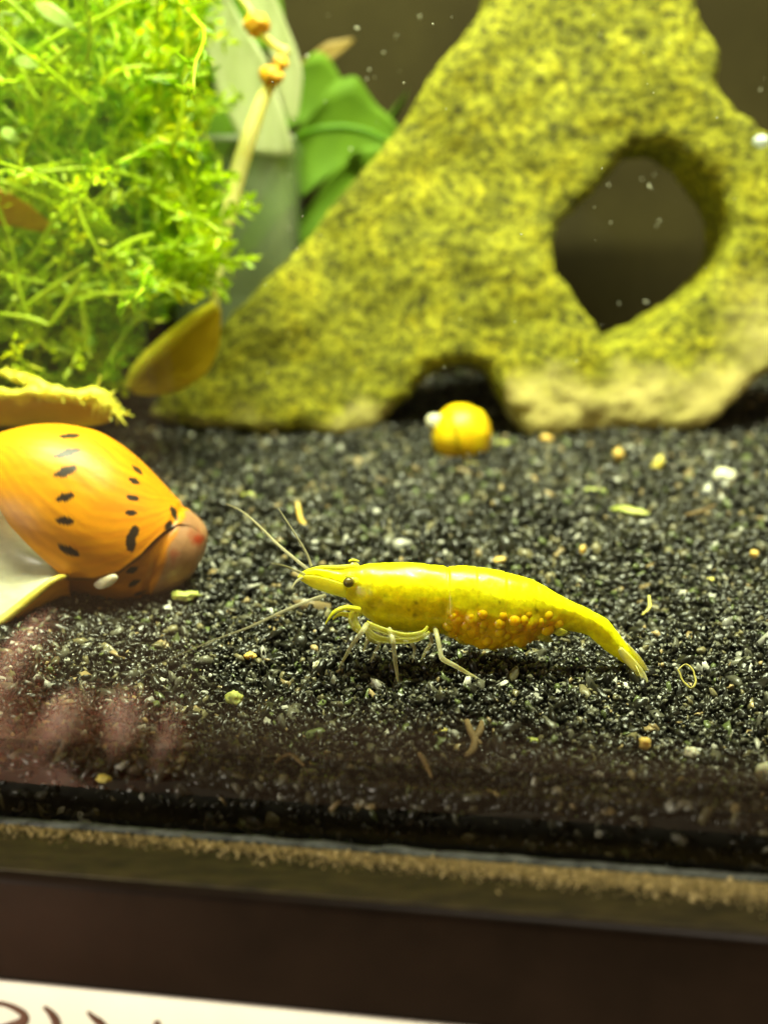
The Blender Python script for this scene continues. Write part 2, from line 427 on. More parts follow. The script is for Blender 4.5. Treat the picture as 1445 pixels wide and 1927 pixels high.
tag(go, 'black gravel with grey, olive and white grains covering the tank floor', 'gravel', kind='stuff')

# ------------------------------------------------------------------ front glass, bottom frame, shading bar, paper sign
GD = np.array([1.0, -KT, 0]); GD /= np.linalg.norm(GD)      # along the glass
GN = np.array([GD[1], -GD[0], 0]); GN = -GN if GN[1] > 0 else GN   # out of the tank, towards the viewer
G0 = np.array([0, 5.2, 0.0])
def gp(a, o, z): return G0 + GD * a + GN * o + np.array([0, 0, z])
def gbox(a0, a1, o0, o1, z0, z1):
    return np.array([gp(a0, o1, z0), gp(a1, o1, z0), gp(a1, o1, z1), gp(a0, o1, z1), gp(a0, o0, z0), gp(a1, o0, z0), gp(a1, o0, z1), gp(a0, o0, z1)])
ZL = -.35
fr = empty('aquarium', gp(0, .3, -1.7), 'aquarium front of clear glass in a black plastic frame with a dusty ledge', 'aquarium')
mk('front_glass', gbox(-14, 14, -GLT, 0, -1.6, 6.0), BOXF, M['glass'], fr, smooth=False)
def bevel_box(pts8, w, seg=3):
    bm = bmesh.new(); vs = [bm.verts.new(p) for p in pts8]
    for f in BOXF: bm.faces.new([vs[i] for i in f])
    bmesh.ops.recalc_face_normals(bm, faces=bm.faces)
    bmesh.ops.bevel(bm, geom=list(bm.edges), offset=w, segments=seg, affect='EDGES', profile=.5)
    v = np.array([x.co[:] for x in bm.verts]); bm.verts.index_update(); f = [tuple(q.index for q in x.verts) for x in bm.faces]; bm.free()
    return v, f
v, f = bevel_box(gbox(-14, 14, .05, .52, -1.7, ZL), .05); bar = mk('bottom_frame', v, f, M['frame'], fr)
v, f = bevel_box(gbox(-14, 14, .02, .47, ZL - .12, ZL + .012), .01, 2); mk('ledge', v, f, M['ledge'], bar)
sx = np.linspace(-6, 6, 300)
pts = np.array([gp(a, .035 + .008 * nz((a, 0, 3), 4), ZL + .03 + .012 * nz((a, 0, 0), 5)) for a in sx])
v, f = tube(pts, [.026, .026], None, 8); mk('silicone_seal', v, f, M['seal'], bar)
# dust caught on the ledge
r_ = np.random.default_rng(5); nd = 34000
a = r_.uniform(-4, 4, nd); keep = r_.uniform(size=nd) < (.16 + .84 / (1 + np.exp(-(a - .2) * 1.8)))
a = a[keep]; o = .06 + np.abs(r_.normal(0, .075, len(a)) * (.6 + .5 / (1 + np.exp(-a)))); o = np.minimum(o, .42)
c = np.array([gp(q, w_, ZL + .022) for q, w_ in zip(a, o)])
dv, df, dc = grains(c, r_.lognormal(0, .4, len(c)) * .0055, 1, 6)
dc = np.repeat(r_.uniform(.45, 1.0, len(c))[:, None] * np.array([.88, .78, .36]), len(ICO[1][0]), 0)
mk('dust', dv, df, M['dust'], bar, colors=dc, smooth=False, kind='stuff')
v, f = bevel_box(gbox(-14, 14, -1.3, .3, 6.0, 6.6), .06); mk('shade_bar', v, f, M['rim'], fr)  # bar added above the view to block lamp light from the front gravel
sg = empty('paper_sign', gp(-2.0, .54, -3.2), 'white paper sign with brown handwriting on the black frame', 'sign')
v, f = bevel_box(gbox(-6, 6.5, .524, .545, -3.2, -.955), .004, 1); mk('sheet', v, f, M['paper'], sg)
def on_sign(px, py):
    d = ray(px, py); n = GN; o_ = gp(0, .547, 0); c0 = np.array([0, 0, CAM_H])
    t = np.dot(o_ - c0, n) / np.dot(d, n); return c0 + d * t
def stroke(pts, w_):
    q = catmull([on_sign(*p) for p in pts], 20)
    v, f = tube(q, w_, None, 8); n = GN
    mid = gp(0, .547, 0)
    h = (v - mid) @ n; v = v - np.outer(h, n) * .9
    mk('letter_stroke', v, f, M['ink'], sg)
stroke([(-30, 1900), (-5, 1889), (25, 1897), (46, 1912), (40, 1926), (10, 1936), (-20, 1944)], [.012, .016, .026, .03, .02])
stroke([(82, 1896), (96, 1908), (106, 1925), (108, 1950), (104, 1990)], [.012, .026, .028, .026])
stroke([(164, 1905), (178, 1918), (192, 1930), (210, 1960), (224, 1990)], [.010, .024, .028, .028])
stroke([(294, 1922), (296, 1930), (296, 1960), (298, 1990)], [.016, .024, .024])

# ------------------------------------------------------------------ the holed rock
def rock_material():
    m, nt, b, out = new_mat('algae_rock')
    n1 = tex_noise(nt, 1000, 7, .76, (1, 1, 1.25)); n2 = tex_noise(nt, 170, 5, .65); n3 = tex_noise(nt, 820, 5, .7, (1, 1, 1.5))
    r1 = ramp(nt, [(.36, (.028, .028, .004)), (.46, (.19, .185, .010)), (.54, (.37, .36, .014)), (.72, (.60, .57, .075))])
    nt.links.new(n1.outputs['Fac'], r1.inputs[0])
    r2 = ramp(nt, [(.3, (.5, .52, .5)), (.5, (.95, .97, .8)), (.7, (1.4, 1.3, .6))])
    nt.links.new(n2.outputs['Fac'], r2.inputs[0])
    mx = nt.nodes.new('ShaderNodeMix'); mx.data_type = 'RGBA'; mx.blend_type = 'MULTIPLY'; mx.inputs[0].default_value = 1
    nt.links.new(r1.outputs[0], mx.inputs['A']); nt.links.new(r2.outputs[0], mx.inputs['B'])
    r3 = ramp(nt, [(.38, (.10, .09, .03)), (.47, (1, 1, 1))]); nt.links.new(n3.outputs['Fac'], r3.inputs[0])
    mx2 = nt.nodes.new('ShaderNodeMix'); mx2.data_type = 'RGBA'; mx2.blend_type = 'MULTIPLY'; mx2.inputs[0].default_value = .75
    nt.links.new(mx.outputs['Result'], mx2.inputs['A']); nt.links.new(r3.outputs[0], mx2.inputs['B'])
    n4 = tex_noise(nt, 300, 6, .7, (.55, 1, 2.2), 1.2); r4 = ramp(nt, [(.36, (.30, .29, .20)), (.45, (1, 1, 1)), (.62, (1, 1, 1)), (.74, (1.25, 1.2, 1.1))]); nt.links.new(n4.outputs['Fac'], r4.inputs[0])
    mx4 = nt.nodes.new('ShaderNodeMix'); mx4.data_type = 'RGBA'; mx4.blend_type = 'MULTIPLY'; mx4.inputs[0].default_value = .8
    nt.links.new(mx2.outputs['Result'], mx4.inputs['A']); nt.links.new(r4.outputs[0], mx4.inputs['B'])
    # bare tan stone where algae is thin: vertex tint
    a = nt.nodes.new('ShaderNodeAttribute'); a.attribute_name = 'tint'
    mx3 = nt.nodes.new('ShaderNodeMix'); mx3.data_type = 'RGBA'; mx3.inputs['B'].default_value = (.84, .72, .24, 1)
    sp = nt.nodes.new('ShaderNodeSeparateColor'); nt.links.new(a.outputs['Color'], sp.inputs[0])
    nt.links.new(sp.outputs[0], mx3.inputs[0]); nt.links.new(mx4.outputs['Result'], mx3.inputs['A'])
    nt.links.new(mx3.outputs['Result'], b.inputs['Base Color'])
    b.inputs['Roughness'].default_value = .75; b.inputs['Specular IOR Level'].default_value = .3
    add_bump(nt, b, n1.outputs['Fac'], .6, .0006)
    return m
M['rock'] = rock_material()
YR = 13.6
outer = [(945, -140), (930, 0), (895, 50), (855, 95), (800, 170), (770, 215), (735, 262), (680, 325), (615, 395), (545, 478), (480, 555), (415, 625), (335, 705), (285, 760), (266, 783),
         (300, 800), (400, 804), (500, 808), (570, 802), (640, 812), (692, 806), (735, 772), (780, 730), (815, 696), (845, 683), (890, 684), (922, 695), (945, 735), (975, 780), (1000, 815),
         (1080, 812), (1180, 806), (1270, 805), (1330, 800), (1375, 760), (1425, 718), (1480, 680), (1560, 640), (1640, 560), (1650, 420), (1560, 300), (1450, 232), (1400, 188), (1366, 150), (1382, 90), (1352, 40), (1325, 0), (1310, -140)]
hole = [(1190, 276), (1150, 325), (1105, 370), (1060, 410), (1040, 455), (1050, 510), (1080, 555), (1110, 595), (1140, 634), (1190, 612), (1240, 580), (1290, 548), (1335, 500), (1358, 440), (1345, 375), (1300, 312), (1245, 278)]
def plane_xz(px, py):
    p = P(px, py, YR); return p[0], p[2]
cu = bpy.data.curves.new('rock_outline', 'CURVE'); cu.dimensions = '2D'; cu.fill_mode = 'BOTH'; cu.extrude = .75; cu.bevel_depth = .22; cu.bevel_resolution = 3; cu.offset = -.2
hole = [(1212 + (x - 1196) * 1.12, 450 + (y - 450) * 1.06) for x, y in hole]
for poly in (outer, hole):
    q = np.array([plane_xz(*p) for p in poly])
    sp = cu.splines.new('POLY'); sp.points.add(len(q) - 1); sp.use_cyclic_u = True
    for k, (x, z) in enumerate(q): sp.points[k].co = (x, z, 0, 1)
tmp = bpy.data.objects.new('tmp', cu); col.objects.link(tmp)
dg = bpy.context.evaluated_depsgraph_get()
me0 = bpy.data.meshes.new_from_object(tmp.evaluated_get(dg))
bpy.data.objects.remove(tmp)
tmp = bpy.data.objects.new('tmp', me0); col.objects.link(tmp)
md = tmp.modifiers.new('r', 'REMESH'); md.mode = 'VOXEL'; md.voxel_size = .055
ms = tmp.modifiers.new('s', 'SMOOTH'); ms.iterations = 5; ms.factor = .5
dg.update(); dg = bpy.context.evaluated_depsgraph_get()
me1 = bpy.data.meshes.new_from_object(tmp.evaluated_get(dg))
bpy.data.objects.remove(tmp)
nv = len(me1.vertices); co = np.empty(nv * 3); me1.vertices.foreach_get('co', co); co = co.reshape(-1, 3)
no = np.empty(nv * 3); me1.vertices.foreach_get('normal', no); no = no.reshape(-1, 3)
# local (x, z, thickness) -> world, with a swelling, leaning front
wv_ = np.stack([co[:, 0], YR + .62 - co[:, 2] * .7, co[:, 1]], -1); wn = np.stack([no[:, 0], -no[:, 2], no[:, 1]], -1)
zb = gz(YR)
for k in range(nv):
    p = wv_[k]
    h = p[2] - zb
    d = .09 * nz(p, .55, 3) + .03 * nz(p + 9, 2.2, 3) + .024 * nz(p + 3, 6.0, 4)
    d -= .16 * max(0.0, .30 - noise.voronoi(Vector(p) * 1.25)[0][0]) * (nz(p + 20, .8, 2) > -.1)
    wv_[k] = p + wn[k] * d
    wv_[k][1] += .07 * h + .25 * nz((p[0], 0, p[2]), .35, 2) + .035 * (p[0] - 1.5) * (0.6 if p[0] > 1.5 else -.25)
px_ = to_px(wv_)
tan = np.array([np.clip((t[1] - 668 + 70 * nz(q, 1.2, 3) - (0 if t[0] > 950 else 95)) / 90, 0, 1) * .85 for t, q in zip(px_, wv_)])
tan = np.maximum(tan, np.clip((px_[:, 0] - 1330) / 200, 0, .5) * np.clip((px_[:, 1] - 480) / 150, 0, 1))
fl = [tuple(p.vertices) for p in me1.polygons]
rock = mk('holed_rock', wv_, fl, M['rock'], colors=np.stack([tan, tan, tan], -1))
tag(rock, 'large yellow-green algae-covered rock with an eye-shaped hole and arched base', 'rock')

# ------------------------------------------------------------------ yellow shrimp
YS = 6.95
shr = empty('yellow_shrimp', G(800, 1285), 'bright yellow shrimp carrying orange eggs under its belly on the gravel', 'shrimp')
st = [((563, 1081), (565, 1086), .5), ((578, 1073), (580, 1092), .55), ((600, 1070), (602, 1101), .6), ((625, 1073), (627, 1111), .68), ((645, 1073), (648, 1123), .74), ((665, 1069), (668, 1140), .78),
      ((690, 1063), (692, 1163), .78), ((720, 1061), (721, 1179), .78), ((760, 1060), (760, 1186), .78), ((800, 1063), (799, 1189), .74), ((834, 1068), (832, 1191), .74), ((842, 1070), (839, 1194), .74), ((850, 1067), (846, 1197), .75),
      ((880, 1067), (874, 1206), .76), ((915, 1071), (906, 1215), .76), ((950, 1078), (938, 1219), .74), ((985, 1087), (972, 1214), .72), ((1020, 1101), (1003, 1204), .70), ((1055, 1121), (1035, 1193), .66),
      ((1090, 1139), (1066, 1187), .62), ((1120, 1153), (1098, 1193), .62), ((1142, 1166), (1122, 1209), .6), ((1158, 1184), (1140, 1225), .58), ((1172, 1203), (1158, 1238), .55), ((1186, 1223), (1174, 1248), .5), ((1198, 1244), (1192, 1256), .4)]
Tp = np.array([P(*a, YS) for a, b, c in st]); Bp = np.array([P(*b, YS) for a, b, c in st]); Wf = np.array([c for a, b, c in st])
NS, NR = 340, 96
Tq = catmull(Tp, NS); Bq = catmull(Bp, NS); Wq = np.interp(np.linspace(0, 1, NS), np.linspace(0, 1, len(Wf)), Wf)
pxs = np.array([(to_px(a)[0] + to_px(b)[0]) / 2 for a, b in zip(Tq, Bq)])
seams = [841, 893, 945, 1000, 1052, 1103, 1148]
V, C = [], []
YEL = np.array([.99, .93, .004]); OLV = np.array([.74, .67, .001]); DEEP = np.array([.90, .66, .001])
for i in range(NS):
    c = (Tq[i] + Bq[i]) / 2; hv = (Tq[i] - Bq[i]) / 2; h = np.linalg.norm(hv); wv2 = h * Wq[i]
    x = pxs[i]; seg = 1.0
    for k_, s_ in enumerate(seams):
        d = x - s_
        if -26 < d < 0: seg += .014 * (1 + d / 26) 
        if 0 <= d < 7: seg -= .010 * (1 - d / 7)
    for j in range(NR):
        a = 2 * math.pi * j / NR
        ca, sa = math.cos(a), math.sin(a)
        e = .88
        yc = math.copysign(abs(sa) ** e, sa); zc = math.copysign(abs(ca) ** .95, ca)
        low = max(0, -ca)
        p = c + hv * zc * seg + np.array([0, -yc * wv2 * seg * (1 - .25 * low * low), 0])
        nn = nz(p, 9, 3)
        p = p + (hv / h * ca + np.array([0, -sa, 0])) * .006 * nn
        lump = 0.0
        if 835 < x < 1062 and ca < .15:
            zone = np.clip((.15 - ca) / .35, 0, 1) * np.clip((x - 835) / 14, 0, 1) * np.clip((1062 - x) / 30, 0, 1)
            dv_, _ = noise.voronoi(Vector((x * .040, math.copysign(1, sa) * 9 + 0, to_px(p)[1] * .044))); lump = zone * max(0.0, 1 - (dv_[0] / .62) ** 2)
            p = p + (hv / h * ca + np.array([0, -sa, 0])) * .026 * lump
        V.append(p)
        # dorsal saddle, ragged lower edge
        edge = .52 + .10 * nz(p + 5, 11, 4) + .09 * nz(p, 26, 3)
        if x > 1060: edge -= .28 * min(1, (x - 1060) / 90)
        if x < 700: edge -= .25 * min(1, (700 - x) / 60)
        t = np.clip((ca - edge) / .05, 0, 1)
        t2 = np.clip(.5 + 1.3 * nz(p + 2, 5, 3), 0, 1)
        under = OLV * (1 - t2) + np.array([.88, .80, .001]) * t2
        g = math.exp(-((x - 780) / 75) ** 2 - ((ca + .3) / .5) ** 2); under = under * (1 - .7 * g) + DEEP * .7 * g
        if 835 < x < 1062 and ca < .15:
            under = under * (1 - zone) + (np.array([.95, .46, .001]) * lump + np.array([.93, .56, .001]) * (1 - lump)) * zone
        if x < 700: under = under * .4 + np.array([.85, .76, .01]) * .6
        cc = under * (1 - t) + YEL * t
        if abs(x - 841 - 4 * nz(p, 12)) < 1.3 + .8 * nz(p, 30) and ca > .72: cc = cc * .4
        if sa > .3:
            wx, wy = to_px(p)
            for (fx, fy, fr_) in ((780, 1158, 5), (783, 1134, 4), (770, 1150, 2.5), (724, 1123, 3), (940, 1135, 3), (1010, 1150, 3)):
                cc = cc * (1 - .6 * np.clip(1.3 - math.hypot(wx - fx, wy - fy) / fr_, 0, 1))
        C.append((*cc, 1 - .20 * (1 - t)))
Fc = grid_faces(NS, NR, True)
V.append(Tq[0] * .5 + Bq[0] * .5); V.append(Tq[-1] * .5 + Bq[-1] * .5); C += [(*YEL, 1), (*YEL, 1)]
for j in range(NR):
    Fc.append((len(V) - 2, (j + 1) % NR, j)); Fc.append((len(V) - 1, (NS - 1) * NR + j, (NS - 1) * NR + (j + 1) % NR))
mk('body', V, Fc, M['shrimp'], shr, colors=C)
# dark digestive freckles on the cheek
def add_tube(name, pts, rad, mat, parent, n=24, seg=10, flat=1.0):
    v, f = tube(pts, rad, n, seg, flat); return mk(name, v, f, mat, parent)
# rostrum
v, f = tube([P(672, 1066, YS), P(640, 1070, YS), P(605, 1069, YS), P(575, 1073, YS)], [.02, .026, .018, .004], 18, 8, .5); 
mk('rostrum', v, f, M['limb'], shr)
# eyes on stalks
for (x, y, Yq, rr, nm) in ((656, 1096, YS - .17, .038, 'near'), (664, 1065, YS + .17, .036, 'far')):
    cpos = P(x, y, Yq)
    ey, ef = blob(cpos, (rr, rr, rr * .95), 3, .02); eye = mk('eye', ey, ef, M['eye'], shr)
    s = -1 if Yq < YS else 1
    v, f = tube([cpos + np.array([.05, -s * .09, -.02]), cpos + np.array([.012, -s * .02, -.004])], [.03, .036], 8, 10); mk('eye_stalk', v, f, M['limb'], eye)
    v, f = tube([cpos + np.array([-.03, -s * .01, .034]), cpos + np.array([.0, -s * .005, .046]), cpos + np.array([.045, -s * .01, .036])], [.006, .009, .005], 8, 6); mk('eye_lid', v, f, M['limb'], eye)
# antennal scales (blades beside the snout)
for s in (-1, 1):
    Yq = YS + s * .10
    v, f = sheet([P(650, 1112, Yq + s * .05), P(610, 1100, Yq + s * .04), P(560, 1086, Yq)], [.05, .055, .05, .008], (0, .25 * s, 1), (0, s, -.25), 18, 7, .1, .008)
    mk('antennal_scale', v, f, M['limb'], shr)
# antennae
ant = [([(612, 1121, 6.75), (580, 1131, 6.68), (530, 1152, 6.6), (470, 1180, 6.52), (400, 1206, 6.42), (330, 1236, 6.35), (262, 1268, 6.3)], [.016, .013, .012, .009, .006, .004, .002]),
       ([(580, 1072, 7.0), (555, 1052, 7.1), (520, 1022, 7.3), (488, 990, 7.5), (455, 962, 7.75), (425, 948, 8.0)], [.014, .012, .011, .009, .006, .003]),
       ([(586, 1066, 6.98), (576, 1040, 7.0), (552, 1000, 7.02), (524, 957, 7.05)], [.011, .009, .007, .004]),
       ([(572, 1081, 6.8), (552, 1072, 6.72), (532, 1064, 6.6), (510, 1060, 6.5)], [.012, .009, .006, .003]),
       ([(572, 1086, 6.85), (558, 1094, 6.8), (548, 1108, 6.72)], [.012, .010, .004])]
for pl, rad in ant: add_tube('antenna', [P(*p) for p in pl], rad, M['antenna'], shr, 40, 8)
# mouth limbs and claws
add_tube('claw', [P(676, 1148, 6.76), P(650, 1144, 6.70), P(628, 1153, 6.66), P(612, 1175, 6.64)], [.022, .017, .013, .004], M['limb'], shr)
add_tube('claw', [P(680, 1152, 7.05), P(660, 1158, 7.02), P(640, 1156, 7.0), P(626, 1166, 6.98)], [.028, .02, .015, .005], M['limb'], shr)
add_tube('claw', [P(668, 1150, 6.8), P(664, 1166, 6.76), P(672, 1182, 6.74), P(682, 1190, 6.74)], [.030, .034, .03, .016], M['fold'], shr)
# folded limbs under the thorax
fold = [([(690, 1174, 6.78), (720, 1186, 6.72), (760, 1196, 6.70), (792, 1192, 6.72), (805, 1180, 6.78)], [.026, .024, .022, .02, .014]),
        ([(684, 1180, 6.8), (708, 1200, 6.74), (745, 1206, 6.72), (785, 1204, 6.72), (808, 1190, 6.76)], [.03, .028, .022, .018, .012]),
        ([(700, 1176, 6.95), (735, 1190, 6.92), (770, 1188, 6.9)], [.035, .04, .02]),
        ([(692, 1186, 6.9), (702, 1204, 6.86), (728, 1206, 6.85)], [.035, .03, .02])]
for pl, rad in fold: add_tube('folded_limb', [P(*p) for p in pl], rad, M['fold'], shr, 26, 8, .6)
# walking legs (knee, joints)
legs = [([(690, 1176, 6.76), (682, 1188, 6.70), (664, 1212, 6.74), (652, 1232, 6.84), (637, 1258, 6.98)], [.024, .021, .017, .014, .006]),
        ([(732, 1184, 6.76), (739, 1204, 6.68), (741, 1222, 6.68), (743, 1240, 6.70), (746, 1262, 6.74), (749, 1286, 6.77)], [.022, .022, .017, .019, .014, .008]),
        ([(818, 1182, 6.80), (823, 1200, 6.72), (828, 1224, 6.68), (833, 1240, 6.66), (856, 1253, 6.66), (890, 1273, 6.68), (934, 1297, 6.68)], [.022, .020, .019, .022, .018, .013, .006]),
        ([(800, 1184, 7.1), (812, 1206, 7.14), (800, 1228, 7.2), (790, 1250, 7.2)], [.02, .018, .014, .005]),
        ([(705, 1180, 7.1), (692, 1204, 7.14), (684, 1226, 7.22)], [.02, .016, .006]),
        ([(760, 1186, 6.98), (772, 1208, 6.96), (780, 1222, 6.98), (776, 1248, 7.06)], [.018, .016, .015, .005]),
        ([(712, 1186, 6.86), (716, 1206, 6.84), (706, 1228, 6.9), (698, 1246, 6.98)], [.018, .015, .014, .005])]
for pl, rad in legs: add_tube('leg', [P(*p) for p in pl], [q_ * .85 for q_ in rad], M['leg'], shr, 40, 9)
# orange eggs carried under the belly
r_ = np.random.default_rng(21)
ev, ef = ICO[3]; em = mesh_data('egg', ev * .051, ef, M['egg'])
bodyV = np.array(V[:NS * NR]); bodyp = to_px(bodyV)
for row, (py_e, xa, xb) in enumerate(((1160, 852, 1034), (1178, 842, 1050), (1194, 856, 1036), (1207, 884, 1000))):
    n_e = int((xb - xa) / 27) + 1
    for k in range(n_e):
        for sd in (-1, 1):
            x_ = xa + (xb - xa) * (k + .3 * (row % 2)) / max(1, n_e - .7) + r_.uniform(-8, 8); y_ = py_e + r_.uniform(-6, 6)
            dd_ = np.hypot(bodyp[:, 0] - x_, bodyp[:, 1] - y_) + 1e6 * ((bodyV[:, 1] - YS) * sd < 0)
            b0 = bodyV[int(np.argmin(dd_))]; ctr = P(x_, 1150, YS)
            nn_ = b0 - ctr; nn_[0] = 0; nn_ /= np.linalg.norm(nn_)
            k_ = r_.uniform(.85, 1.15)
            clone('egg', em, b0 - nn_ * .045, shr, scale=(k_ * r_.uniform(.95, 1.1), k_, k_ * r_.uniform(.92, 1.05)), rot=(r_.uniform(0, 3), r_.uniform(0, 3), 0))
# swimmerets holding the eggs
for k, (x0, y0, x1, y1) in enumerate(((858, 1188, 880, 1214), (905, 1192, 935, 1226), (958, 1190, 990, 1222), (1008, 1186, 1040, 1208), (1040, 1182, 1072, 1194))):
    for s in (-1, 1):
        Yq = YS + s * .07
        v, f = sheet([P(x0, y0, Yq), P((x0 + x1) / 2, (y0 + y1) / 2 + 3, Yq + s * .02), P(x1, y1, Yq - s * .05)], [.02, .035, .006], (1, 0, .9), (0, s, .1), 12, 5, .1, .006)
        mk('swimmeret', v, f, M['fold'], shr)
# tail fan
for k, (ax, ay, bx, by, dy, wd, mt) in enumerate(((1186, 1228, 1224, 1280, 0, .045, 'fan'), (1176, 1236, 1218, 1284, -.09, .045, 'fan'), (1180, 1230, 1216, 1268, .10, .05, 'fan'), (1168, 1232, 1205, 1266, -.05, .045, 'limb'), (1176, 1222, 1203, 1252, .04, .045, 'limb'))):
    v, f = sheet([P(ax - 12, ay - 14, YS + dy * .5), P((ax + bx) / 2, (ay + by) / 2, YS + dy), P(bx, by, YS + dy * 1.6)], [.03, wd, wd * .8, .008], (.5, -.6, .5), (.55, .8, .45), 18, 7, .15, .006)
    mk('tail_fan', v, f, M[mt], shr)
for k in range(9):
    t = k / 8
    a_ = P(1196 + 8 * t, 1252 + 8 * t, YS - .1 + .2 * t); b_ = P(1208 + 16 * t, 1278 - 12 * t, YS - .18 + .36 * t)
    v, f = tube([a_, b_], [.004, .0015], 5, 5); mk('tail_bristle', v, f, M['fan'], shr)

# ------------------------------------------------------------------ spotted snail
YN = 8.62
sn = empty('spotted_snail', G(200, 1135), 'orange snail with rows of black dashes and a white shell mouth', 'snail')
apex_px = np.array([384., 1045.]); axd = np.array([-.94, -.342]); axn = np.array([.342, -.94])
Rt = np.array([(0, 0), (5, 34), (16, 50), (36, 62), (65, 70), (87, 80), (137, 106), (201, 136), (271, 152), (341, 141), (388, 122), (439, 88), (480, 48), (505, 2)])
Rb = np.array([(0, 0), (5, 40), (16, 62), (36, 84), (56, 102), (105, 146), (145, 160), (220, 162), (300, 144), (400, 108), (470, 55), (505, 2)])
PU = np.array([(203, 123), (260, 114), (333, 102), (416, 77), (470, 55), (505, 40)])
SUTT = np.array([(0, 30), (40, 34), (62, 44), (79, 66), (100, 94), (123, 109), (160, 118), (203, 123)])
def SUT(s): return R(np.interp(s, SUTT[:, 0], SUTT[:, 1]))
kpx = np.linalg.norm(P(201, 960, YN) - P(200, 960, YN))
O3 = P(*apex_px, YN)
ex = np.array([1., 0, 0]); ez = P(200, 960, YN) - P(200, 961, YN); ez /= kpx
A3 = ex * axd[0] - ez * axd[1]; N3 = ex * axn[0] - ez * axn[1]; D3 = np.array([0, -1., 0])
corner = None
lipk = [(203, None), (240, (110, 1090, 7.90)), (314, (2, 1178, 7.66)), (380, (-70, 1210, 7.6)), (440, (-130, 1190, 7.7)), (505, (-150, 1130, 8.0))]
_sg = np.arange(0, 506.0)
def _smooth(T):
    a = np.interp(_sg, T[:, 0], T[:, 1]); ext = np.concatenate([-a[45:0:-1], a, -a[-2:-47:-1]])
    out = a.copy()
    for k in range(len(a)):
        w_ = 2 + 14 * min(1, k / 90, (505 - k) / 90); q_ = np.arange(-45, 46); g_ = np.exp(-.5 * (q_ / w_) ** 2); out[k] = (ext[k:k + 91] * g_).sum() / g_.sum()
    return out
RtS, RbS = _smooth(Rt), _smooth(Rb)
def shell_pt(s, ph):
    rt = np.interp(s, _sg, RtS); rb = np.interp(s, _sg, RbS)
    c_ = math.cos(ph); m_ = .5 + .5 * c_
    r = (rt * m_ + rb * (1 - m_)) * kpx
    u = (SUT(s) - ph) / (2 * math.pi)
    r *= 1 - .105 * np.clip((s - 30) / 60, .12, 1) * np.clip(u, 0, 1) ** 1.5 + .012 * np.clip((s - 60) / 20, 0, 1) * math.exp(-(np.clip(u, 0, 1) / .012) ** 2)
    # whorl shoulder rings and growth lines
    r *= 1 + .004 * math.sin(s * .9) * 0 + .0022 * nz((ph * 6, s * .01, 0), 2.0, 2)
    if s < 80: r *= 1 - .05 * math.exp(-((s - 72) / 7) ** 2)
    return O3 + A3 * s * kpx + (N3 * c_ + D3 * math.sin(ph)) * r
NSs, NPh = 200, 260
ss = np.concatenate([np.linspace(0.5, 60, 40), np.linspace(60, 203, 70)[1:], np.linspace(203, 504, 92)[1:]]); NSs = len(ss)
CORNER = shell_pt(203, R(123))
lk_s = np.array([k for k, _ in lipk]); lk_p = np.array([CORNER] + [P(*q) for _, q in lipk[1:]]); _lc = np.linspace(203, 505, 120); _lp = np.stack([np.interp(_lc, lk_s, lk_p[:, k]) for k in range(3)], -1)
for _ in range(60): _lp[1:-1] = .5 * _lp[1:-1] + .25 * (_lp[:-2] + _lp[2:])
def lip_pt(s): return np.array([np.interp(s, _lc, _lp[:, k]) for k in range(3)])
V = []; UPP = []; LOW = []
for s in ss:
    pu = R(np.interp(s, PU[:, 0], PU[:, 1])) if s > 203 else SUT(s)
    UPP.append(shell_pt(s, pu))
    tot = pu - (SUT(s) - 2 * math.pi)
    for j in range(NPh):
        f_ = j / (NPh - 1); ph = pu - tot * f_
        p = shell_pt(s, ph)
        if s > 203:
            e = (-ph - R(150)) / (R(237) - R(150))
            if e > 0:
                L_ = lip_pt(s); b0 = shell_pt(s, -R(150)); e2 = e
                ctrl = b0 * .3 + L_ * .7 - ez * .34 + D3 * .12
                p = (1 - e2) ** 2 * b0 + 2 * e2 * (1 - e2) * ctrl + e2 ** 2 * L_
        V.append(p)
    LOW.append(V[-1])
V = np.array(V)
pp = to_px(V)
spots = [(133, 820, 24, 5, -4), (127, 852, 27, 8, -14), (124, 887, 25, 10, -22), (123, 936, 20, 9, -14), (122, 980, 19, 9, 0), (130, 1036, 26, 9, 24),
         (258, 884, 16, 4.5, 40), (253, 905, 13, 6, 28), (250, 937, 14, 6, 12), (247, 965, 14, 6, 2), (252, 1002, 16, 10, -64), (246, 1022, 20, 11, 84), (248, 1073, 14, 7, -22), (252, 1098, 14, 6, -28), (262, 1117, 13, 4, -20),
         (318, 990, 8, 12, 10), (327, 965, 6, 18, -20)]
hidden = []
OR1 = np.array([.82, .32, .002]); OR2 = np.array([.62, .19, .002]); DARK = np.array([.022, .014, .008]); PINK = np.array([.38, .19, .09]); YE = np.array([.90, .45, .006])
C = np.empty((len(V), 3)); front = np.repeat((ss * 0), NPh)
fac = (V - (O3 + np.outer((V - O3) @ A3, A3))) @ D3
